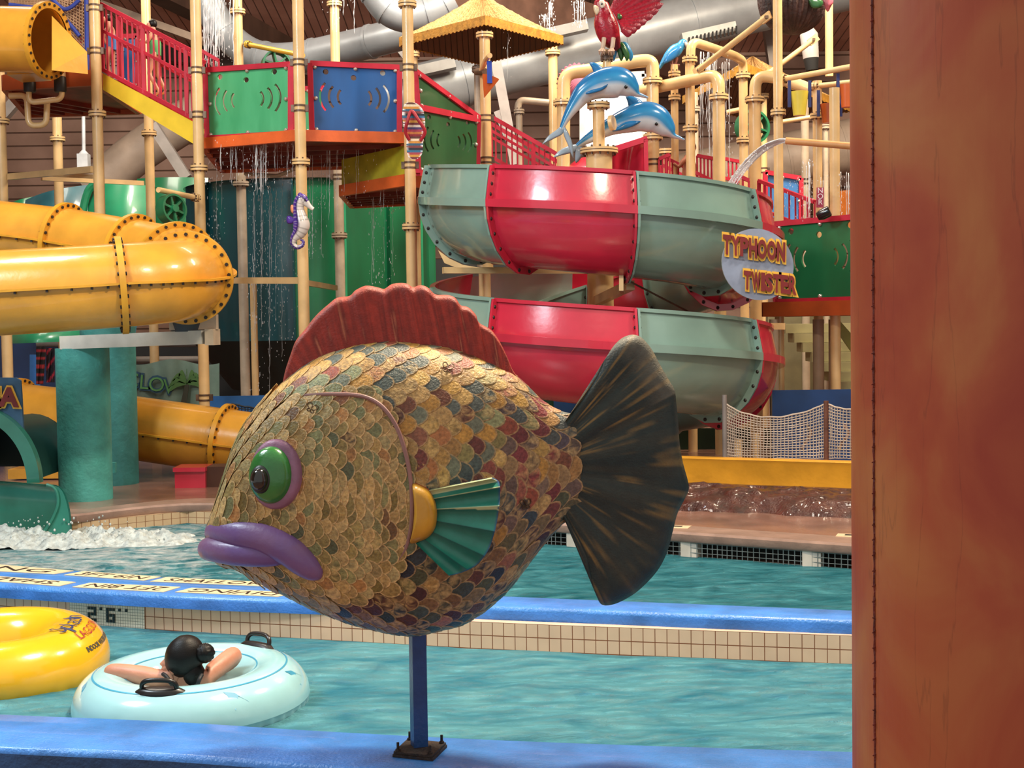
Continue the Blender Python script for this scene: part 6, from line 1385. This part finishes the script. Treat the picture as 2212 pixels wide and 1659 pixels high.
# ================================================================== PEOPLE
skin_m = M('skin', '#c98a70', .45, .06, 6, .1, 60); hair_m = M('dark_hair', '#0c0807', .45, .2, 20, .12, 220, streak=.3, spec=.3); skin2 = M('tanned_skin', '#a8664a', .5, .06, 6)
def skinfig(name, parent, J, E, mat, root, levels=2):
    """J: {joint: (point, radius m)} E: pairs. One continuous skinned surface."""
    keys = list(J); o0 = Vector(parent['_o']); me = bpy.data.meshes.new(name); me.from_pydata([J[k][0] - o0 for k in keys], [(keys.index(a), keys.index(b)) for a, b in E], []); me.materials.append(mat)
    o = bpy.data.objects.new(name, me); sc.collection.objects.link(o); o.parent = parent; o['_o'] = tuple(o0)
    md = o.modifiers.new('skin', 'SKIN'); md.use_smooth_shade = True
    for i, k in enumerate(keys):
        r = J[k][1]; r = (r, r) if isinstance(r, (int, float)) else r
        me.skin_vertices[0].data[i].radius = r; me.skin_vertices[0].data[i].use_root = (k == root)
    s = o.modifiers.new('subdiv', 'SUBSURF'); s.levels = levels; s.render_levels = levels
    return o
def fingers(J, E, wrist, tipdir, side, r=.008, L=.075):
    """palm and five digits growing from the wrist"""
    w_ = J[wrist][0]; t = Vector(tipdir).normalized(); s = Vector(side).normalized(); dn = t.cross(s)
    J[wrist + 'palm'] = (w_ + t * .05, (.036, .018)); E.append((wrist, wrist + 'palm'))
    for i in range(4):
        b = w_ + t * .085 + s * (.027 - .018 * i); ln = L * (.85, 1, .95, .75)[i]; a, c = wrist + 'f%d' % i, wrist + 'g%d' % i
        J[a] = (b, r); J[c] = (b + t * ln * .8 + dn * .02, r * .9); E += [(wrist + 'palm', a), (a, c)]
    a, c = wrist + 't0', wrist + 't1'; J[a] = (w_ + t * .035 + s * .035, r * 1.2); J[c] = (w_ + t * .075 + s * .055, r); E += [(wrist + 'palm', a), (a, c)]
# ---- swimmer in the pale tube
YT = 7.85
def T3(px, py, Y): return W(px, py, Y)
sw = thing('person', 'person with dark hair in a bun leaning back in the pale blue ring', 'person', (W(405, 1480, 7.7).x, 7.7, .0))
hx = W(405, 1424, 7.66)
J = {'pelvis': (V(hx.x + .03, 7.98, -.12), .12), 'waist': (V(hx.x + .02, 7.86, -.02), .11), 'chest': (V(hx.x + .01, 7.74, .10), (.13, .10)), 'neckb': (V(hx.x, 7.66, .21), .06), 'neck': (W(396, 1462, 7.66), .047),
     'jaw': (W(384, 1446, 7.66), .055), 'head': (W(392, 1424, 7.67), .083), 'crown': (W(398, 1402, 7.68), .07),
     'shL': (W(350, 1468, 7.66), .055), 'upL': (W(300, 1458, 7.70), .058), 'elL': (W(236, 1450, 7.76), .050), 'foL': (W(250, 1462, 7.9), .040), 'wrL': (V(W(290, 1466, 8.05).x, 8.05, .12), .028),
     'shR': (W(446, 1462, 7.66), .055), 'upR': (W(478, 1436, 7.76), .056), 'elR': (W(507, 1412, 7.88), .054), 'foR': (W(500, 1432, 8.0), .038), 'wrR': (V(W(470, 1440, 8.1).x, 8.1, .12), .028),
     'hipL': (V(hx.x - .08, 8.06, -.10), .09), 'hipR': (V(hx.x + .13, 8.06, -.10), .09), 'knL': (V(hx.x - .12, 8.42, -.02), .062), 'knR': (V(hx.x + .18, 8.42, -.02), .062), 'anL': (V(hx.x - .14, 8.75, -.16), .04), 'anR': (V(hx.x + .2, 8.75, -.16), .04)}
E = [('pelvis', 'waist'), ('waist', 'chest'), ('chest', 'neckb'), ('neckb', 'neck'), ('neck', 'jaw'), ('jaw', 'head'), ('head', 'crown'), ('neckb', 'shL'), ('shL', 'upL'), ('upL', 'elL'), ('elL', 'foL'), ('foL', 'wrL'), ('neckb', 'shR'), ('shR', 'upR'), ('upR', 'elR'), ('elR', 'foR'), ('foR', 'wrR'),
     ('pelvis', 'hipL'), ('pelvis', 'hipR'), ('hipL', 'knL'), ('hipR', 'knR'), ('knL', 'anL'), ('knR', 'anR')]
fingers(J, E, 'wrL', (1, .2, -.2), (0, 1, .3)); fingers(J, E, 'wrR', (-1, .2, -.2), (0, 1, .3))
skinfig('body', sw, J, E, skin_m, 'pelvis')
mb = MB(skin_m)   # face in profile: brow, nose, lips, chin
pf = [(369, 1398), (362, 1408), (359, 1418), (352, 1426), (345, 1434), (350, 1440), (348, 1446), (353, 1452), (356, 1460), (366, 1468), (384, 1472), (398, 1462), (398, 1400)]
S = [(p.x, p.y) for p in spline([(a, b, 0) for a, b in pf], 3, True)]; n = len(S)
for sg in (1, -1): mb.grid(lambda u, v: W(384 + (S[int(round(u * n)) % n][0] - 384) * v, 1434 + (S[int(round(u * n)) % n][1] - 1434) * v, 7.67 - sg * .062 * math.sqrt(max(0, 1 - v ** 2.2))), n, 8)
mb.build('face', sw, ang=180)
mb = MB(skin_m); mb.ball(W(371, 1447, 7.605), (.014, .012, .028), 12, 8); mb.ball(W(373, 1453, 7.60), (.01, .01, .012), 10, 6); mb.build('ear', sw)
mb = MB(hair_m)
hc = W(399, 1418, 7.66)
def hr(u, v):
    a = 2 * math.pi * u; b = math.pi * v; k = 1 + .006 * math.sin(b * 60 + 3 * math.sin(a)) + .004 * math.sin(b * 140)
    return hc + V(.108 * k * math.sin(b) * math.cos(a), .100 * k * math.sin(b) * math.sin(a), .118 * k * math.cos(b) + .012 * math.sin(b) * math.cos(a))
mb.grid(hr, 60, 26, closeu=True); nk = W(418, 1455, 7.64); mb.ball(nk, (.062, .055, .07), 16, 10); hb = mb.build('hair', sw, ang=180)
mb = MB(hair_m); bc = W(443, 1411, 7.63); mb.grid(lambda u, v: bc + V(math.sin(math.pi * v) * math.cos(2 * math.pi * u), math.sin(math.pi * v) * math.sin(2 * math.pi * u), math.cos(math.pi * v)) * (.052 + .007 * mnoise.noise(V(u * 25, v * 11, 0))), 40, 20, closeu=True); mb.build('bun', hb, ang=180)
mb = MB(M('black_swimwear', '#101218', .6)); mb.tube(spline([W(352, 1456, 7.60), W(360, 1462, 7.56), W(368, 1474, 7.54), W(380, 1490, 7.56)], 5), .011, 8); mb.build('swimwear_strap', sw); mb = MB(M('black_swimwear', '#101218', .6)); mb.tube(spline([W(436, 1458, 7.58), W(430, 1470, 7.54), W(424, 1486, 7.56)], 5), .011, 8); mb.build('swimwear_strap', sw)
# ---- far figures on the play tower
def farfig(label, Y, pts, rad, suit, hairc, skinm, suitm, suitr, hairr=1.12):
    t = thing('person', label, 'person', W(pts['ankA'][0], pts['ankA'][1], Y)); k = PM(Y); J = {}
    for a, (x, y) in pts.items(): dY = -.09 if a.endswith('A') else (.09 if a.endswith('B') else 0); J[a] = (W(x, y, Y + dY), rad[a] * k)
    E = [('pel', 'che'), ('che', 'nek'), ('nek', 'hed'), ('nek', 'shoA'), ('shoA', 'elbA'), ('elbA', 'wriA'), ('nek', 'shoB'), ('shoB', 'elbB'), ('elbB', 'wriB'), ('pel', 'hipA'), ('hipA', 'kneA'), ('kneA', 'ankA'), ('ankA', 'toeA'), ('pel', 'hipB'), ('hipB', 'kneB'), ('kneB', 'ankB'), ('ankB', 'toeB')]
    skinfig('body', t, J, E, skinm, 'pel'); h = J['hed'][0]; r = rad['hed'] * k
    mb = MB(hairc); mb.ball(h + V(r * .22, 0, r * .28), (r * hairr, r * 1.1, r * hairr), 16, 12); mb.build('hair', t)
    mb = MB(skinm); mb.ball(h + V(-r * .55 * suitr, -.02, -r * .15), (r * .62, r * .8, r * .85), 14, 10); mb.ball(h + V(-r * 1.1 * suitr, -.02, -r * .1), (r * .2, r * .2, r * .22), 8, 6); mb.build('face', t)
    mb = MB(suitm); P = [J[a][0] for a in suit]; mb.tube(spline(P, 5), [x * k for x in [12, 13.5, 14] + [14] * 50][:len(spline(P, 5))], 18, sq=(1, 1)); mb.build('swimwear', t)
    return t
RAD = dict(hed=10, nek=5, che=10.5, pel=10.5, shoA=6, shoB=6, elbA=4.5, elbB=4.5, wriA=3.4, wriB=3.4, hipA=8, hipB=8, kneA=6, kneB=6, ankA=3.8, ankB=3.8, toeA=3, toeB=3)
brown_h = M('brown_hair', '#5a3a26', .5, .2, 20)
farfig('person in a green swimsuit climbing the stairs behind the crimson balusters', 20.5, dict(hed=(328, 54), nek=(332, 68), che=(334, 88), pel=(334, 120), shoA=(326, 76), elbA=(318, 92), wriA=(301, 86), shoB=(342, 76), elbB=(338, 96), wriB=(322, 92), hipA=(330, 124), kneA=(322, 160), ankA=(344, 198), toeA=(334, 206), hipB=(340, 124), kneB=(340, 160), ankB=(358, 196), toeB=(350, 204)),
       {k_: v_ * .86 for k_, v_ in RAD.items()}, ('che', 'pel'), hair_m, skin_m, M('green_swimsuit', '#5aa868', .6), 1)
farfig('person with bare back at the top of the stairs beside the tall post', 21.3, dict(hed=(232, 42), nek=(236, 56), che=(238, 76), pel=(238, 108), shoA=(230, 64), elbA=(224, 82), wriA=(232, 98), shoB=(244, 64), elbB=(246, 84), wriB=(250, 102), hipA=(234, 112), kneA=(232, 138), ankA=(240, 164), toeA=(232, 170), hipB=(243, 112), kneB=(244, 138), ankB=(246, 166), toeB=(238, 170)),
       {k_: v_ * .8 for k_, v_ in RAD.items()}, ('che', 'pel'), hair_m, skin_m, M('blue_swimsuit', '#4a78b8', .6), 1)
farfig('boy with wet brown hair and bare chest on the crimson-railed stairs', 20.9, dict(hed=(1491, 320), nek=(1488, 336), che=(1484, 356), pel=(1482, 396), shoA=(1476, 348), elbA=(1466, 362), wriA=(1454, 352), shoB=(1496, 348), elbB=(1502, 366), wriB=(1498, 384), hipA=(1477, 400), kneA=(1474, 430), ankA=(1474, 460), toeA=(1484, 464), hipB=(1488, 400), kneB=(1490, 430), ankB=(1490, 460), toeB=(1500, 464)),
       {k_: v_ * .98 for k_, v_ in RAD.items()}, ('pel', 'hipA'), brown_h, skin2, M('dark_trunks', '#2a3448', .6), -1)
# ================================================================== SWIM TUBES
def torus_at(c, Rm, r, tilt=(0, 0)):
    m = Matrix.Rotation(tilt[0], 3, 'X') @ Matrix.Rotation(tilt[1], 3, 'Y')
    return lambda th, ph, dr=0.0: c + m @ V((Rm + (r + dr) * math.cos(ph)) * math.cos(th), (Rm + (r + dr) * math.cos(ph)) * math.sin(th), (r + dr) * math.sin(ph))
yt_c = W(-6, 1430, 8.6); yt_c = V(yt_c.x, 8.6, .085); fy = torus_at(yt_c, .44, .225, (.05, 0))
ty = thing('swim_ring', 'big yellow inflatable ring with blue and red lettering at the left edge', 'inflatable ring', (yt_c.x, yt_c.y, -.14))
mb = MB(M('yellow_vinyl', '#eeb51e', .22, .05, 3, .04, 20, coat=.5)); mb.grid(lambda u, v: fy(2 * math.pi * u, 2 * math.pi * v, -.006 * math.sin(2 * math.pi * u * 40) * max(0, -math.sin(2 * math.pi * v))), 160, 40); mb.build('ring', ty, ang=180)
def torus_text(name, body, size, th0, ph0, mat, parent, f, Rr, r, off=0, wide=1.0, dr=.002):
    vs, fs = textmesh(body, size, .0, off); mb = MB(mat); mb.add([f(th0 + v.x * wide / Rr, ph0 + v.y / r, dr) for v in vs], fs, 0); o = mb.build(name, parent, smooth=False, clean=False); return o
navy_i = M('navy_print', '#20305c', .5); red_i = M('red_print', '#a02a24', .5)
torus_text('lettering', 'Splash', .16, .02, R(86), navy_i, ty, fy, .46, .225, .0, 1.0, .009)
torus_text('lettering', 'LAGOON', .085, .06, R(56), red_i, ty, fy, .54, .225, .0, 1.0, .007)
torus_text('lettering', 'INDOOR WATER PARK', .045, .02, R(30), M('gray_print', '#4a4a3a', .5), ty, fy, .6, .225, .002, .8)
bt_c = V(W(415, 1480, 7.85).x, 7.85, .035); fb_ = torus_at(bt_c, .455, .195, (.03, -.02))
tb = thing('swim_ring', 'pale translucent blue inflatable ring with black handles, a swimmer inside', 'inflatable ring', (bt_c.x, bt_c.y, -.16))
mb = MB(M('pale_blue_vinyl', '#a2d4dc', .18, .04, 3, .03, 20, coat=.5)); mb.grid(lambda u, v: fb_(2 * math.pi * u, 2 * math.pi * v, -.008 * abs(math.sin(2 * math.pi * u * 24)) * math.exp(-((v - .96) * 14) ** 2)), 220, 48); mb.build('ring', tb, ang=180)
mb = MB(M('aqua_print', '#3f9cc0', .3)); 
def line(ph, wdt): mb.grid(lambda u, v: fb_(2 * math.pi * u, R(ph) + wdt * (v - .5), .0015), 140, 1)
line(68, .05); line(118, .04)
for i, th in enumerate((R(-12), R(40), R(200), R(300))):
    pts = [(0, 0), (.05, .02), (.10, .09), (.06, .045), (.03, .12), (.01, .03)]
    vs = [fb_(th + a / .5, R(60) - b / .195, .002) for a, b in pts]; mb.add(vs, [tuple(range(6))])
mb.build('printed_lines', tb, clean=False)
blkm = M('black_handle', '#1c1817', .35, .1, 10, coat=.2)
for th, nm in ((R(-96), 'handle'), (R(52), 'handle'), (R(-10), None)):
    if nm is None: continue
    base = lambda a, b, d=0: fb_(th + a / .46, R(76) + b / .195, d)
    mb = MB(blkm); mb.grid(lambda u, v: base(.125 * math.cos(2 * math.pi * u) * v, .045 * math.sin(2 * math.pi * u) * v, .022 * (1 - v ** 6)), 32, 5); 
    mb.tube(spline([base(-.085, 0, .0), base(-.082, 0, .04), base(-.055, 0, .062), base(0, 0, .068), base(.055, 0, .062), base(.082, 0, .04), base(.085, 0, .0)], 5), .013, 12); mb.build(nm, tb)
# ================================================================== FALLING WATER
fw = bpy.data.materials.new('falling_water'); fw.use_nodes = True; nt = fw.node_tree; N = nt.nodes; b = N['Principled BSDF']; b.inputs['Base Color'].default_value = (.86, .9, .93, 1); b.inputs['Roughness'].default_value = .1; b.inputs['Specular IOR Level'].default_value = .9
trn = N.new('ShaderNodeBsdfTransparent'); ms = N.new('ShaderNodeMixShader'); ms.inputs[0].default_value = .55; nt.links.new(trn.outputs[0], ms.inputs[1]); nt.links.new(b.outputs[0], ms.inputs[2]); nt.links.new(ms.outputs[0], N['Material Output'].inputs[0])
def streams(label, segs, seed=1, name='falling_water'):
    """segs: (px0, px1, ytop, ybot, Y, count, radius px, drops)"""
    rn = random.Random(seed); mb = MB(fw)
    for (x0, x1, yt, yb, Y, cnt, rad, drops) in segs:
        k = PM(Y)
        for i in range(cnt):
            x = rn.uniform(x0, x1); y = yt + rn.uniform(0, (yb - yt) * .12); e = y + (yb - yt) * rn.uniform(.45, 1.0); Yj = Y + rn.uniform(-.15, .15); m = max(4, int((e - y) / 7)); ph = rn.uniform(0, 9)
            P = [W(x + 2.2 * mnoise.noise(V(ph, j * .35, 0)), y + (e - y) * j / m, Yj) for j in range(m + 1)]
            rr = [max(.15, rad * (.55 + .7 * mnoise.noise(V(ph, j * .9, 5)))) * k * (1 - .4 * j / m) for j in range(m + 1)]; mb.tube(P, rr, 5)
        for i in range(drops):
            x = rn.uniform(x0 - 6, x1 + 6); y = rn.uniform(yt, yb); r = rn.uniform(.35, 1.0) * k; mb.ball(W(x, y, Y + rn.uniform(-.3, .3)), (r * .8, r * .8, r * rn.uniform(1.2, 4.0)), 6, 4)
    tag(mb.build(name, ang=180, clean=False), label, 'water', kind='stuff')
streams('white water strands pouring beside the tall post at the top left', [(440, 475, -20, 150, 21.2, 34, 1.9, 60), (455, 505, -20, 148, 21.5, 12, 1.3, 50)], 1)
streams('water dripping from the orange deck in front of the dark teal tank', [(470, 640, 300, 400, 19.8, 26, 1.0, 140), (540, 575, 310, 420, 19.7, 14, 1.5, 60), (445, 480, 330, 560, 21.5, 2, .7, 120), (545, 610, 400, 700, 22.0, 9, .9, 260), (540, 640, 380, 850, 22.4, 4, .7, 240), (660, 700, 320, 560, 21, 5, .8, 120)], 2)
streams('water running off the lower orange deck over the green tank', [(700, 880, 300, 460, 20.4, 20, .9, 120), (800, 850, 420, 620, 21.5, 5, .8, 120)], 3)
streams('water strands falling from the tall pipe loop above the boy', [(1512, 1580, 110, 360, 21.2, 22, 1.2, 90), (1556, 1570, 120, 390, 20.8, 6, 1.5, 30)], 4)
streams('thin water drips off the thatched roof', [(1092, 1098, 70, 180, 21.5, 2, .8, 10), (1184, 1194, 0, 66, 24, 6, 1.8, 50), (1240, 1262, 0, 60, 24, 8, 1.6, 60), (1170, 1182, 30, 66, 24, 5, 1.6, 30), (700, 765, -10, 70, 22, 5, 1.5, 25)], 5)
streams('spouting water jets above the right green panel', [(1738, 1752, 345, 480, 18.6, 7, 1.6, 90), (1770, 1782, 380, 470, 18.6, 3, 1.0, 30), (1815, 1842, 370, 475, 18.4, 6, 1.7, 70), (1690, 1740, 380, 480, 19.5, 0, 1, 80)], 6)
# arc from the cannon
mb = MB(fw); rn = random.Random(8); k = PM(17.7)
for i in range(60):
    o1 = rn.uniform(-1, 1); L_ = rn.uniform(.55, 1.05); P = []
    for j in range(16):
        s_ = j / 15 * L_; x = 1700 - 135 * s_; y = 303 + 8 * s_ + 112 * s_ * s_ + o1 * (3 + 15 * s_) + 2 * mnoise.noise(V(i, s_ * 6, 0)); P.append(W(x, y, 17.7 + .2 * o1 * s_))
    mb.tube(P, [max(.3, 1.5 * (1 - .5 * j / 15) * (.7 + .6 * mnoise.noise(V(i * 3, j, 1)))) * k for j in range(16)], 5)
for i in range(160):
    s_ = rn.uniform(.3, 1.1); x = 1700 - 135 * s_ + rn.uniform(-4, 4); y = 303 + 120 * s_ * s_ + rn.uniform(-20, 24) * s_; r = rn.uniform(.5, 1.3) * k; mb.ball(W(x, y, 17.7 + rn.uniform(-.3, .3)), (r, r, r * 1.5), 6, 4)
tag(mb.build('water_jet', ang=180, clean=False), 'arc of water shot from the tan cannon pipe towards the stairs', 'water', kind='stuff')
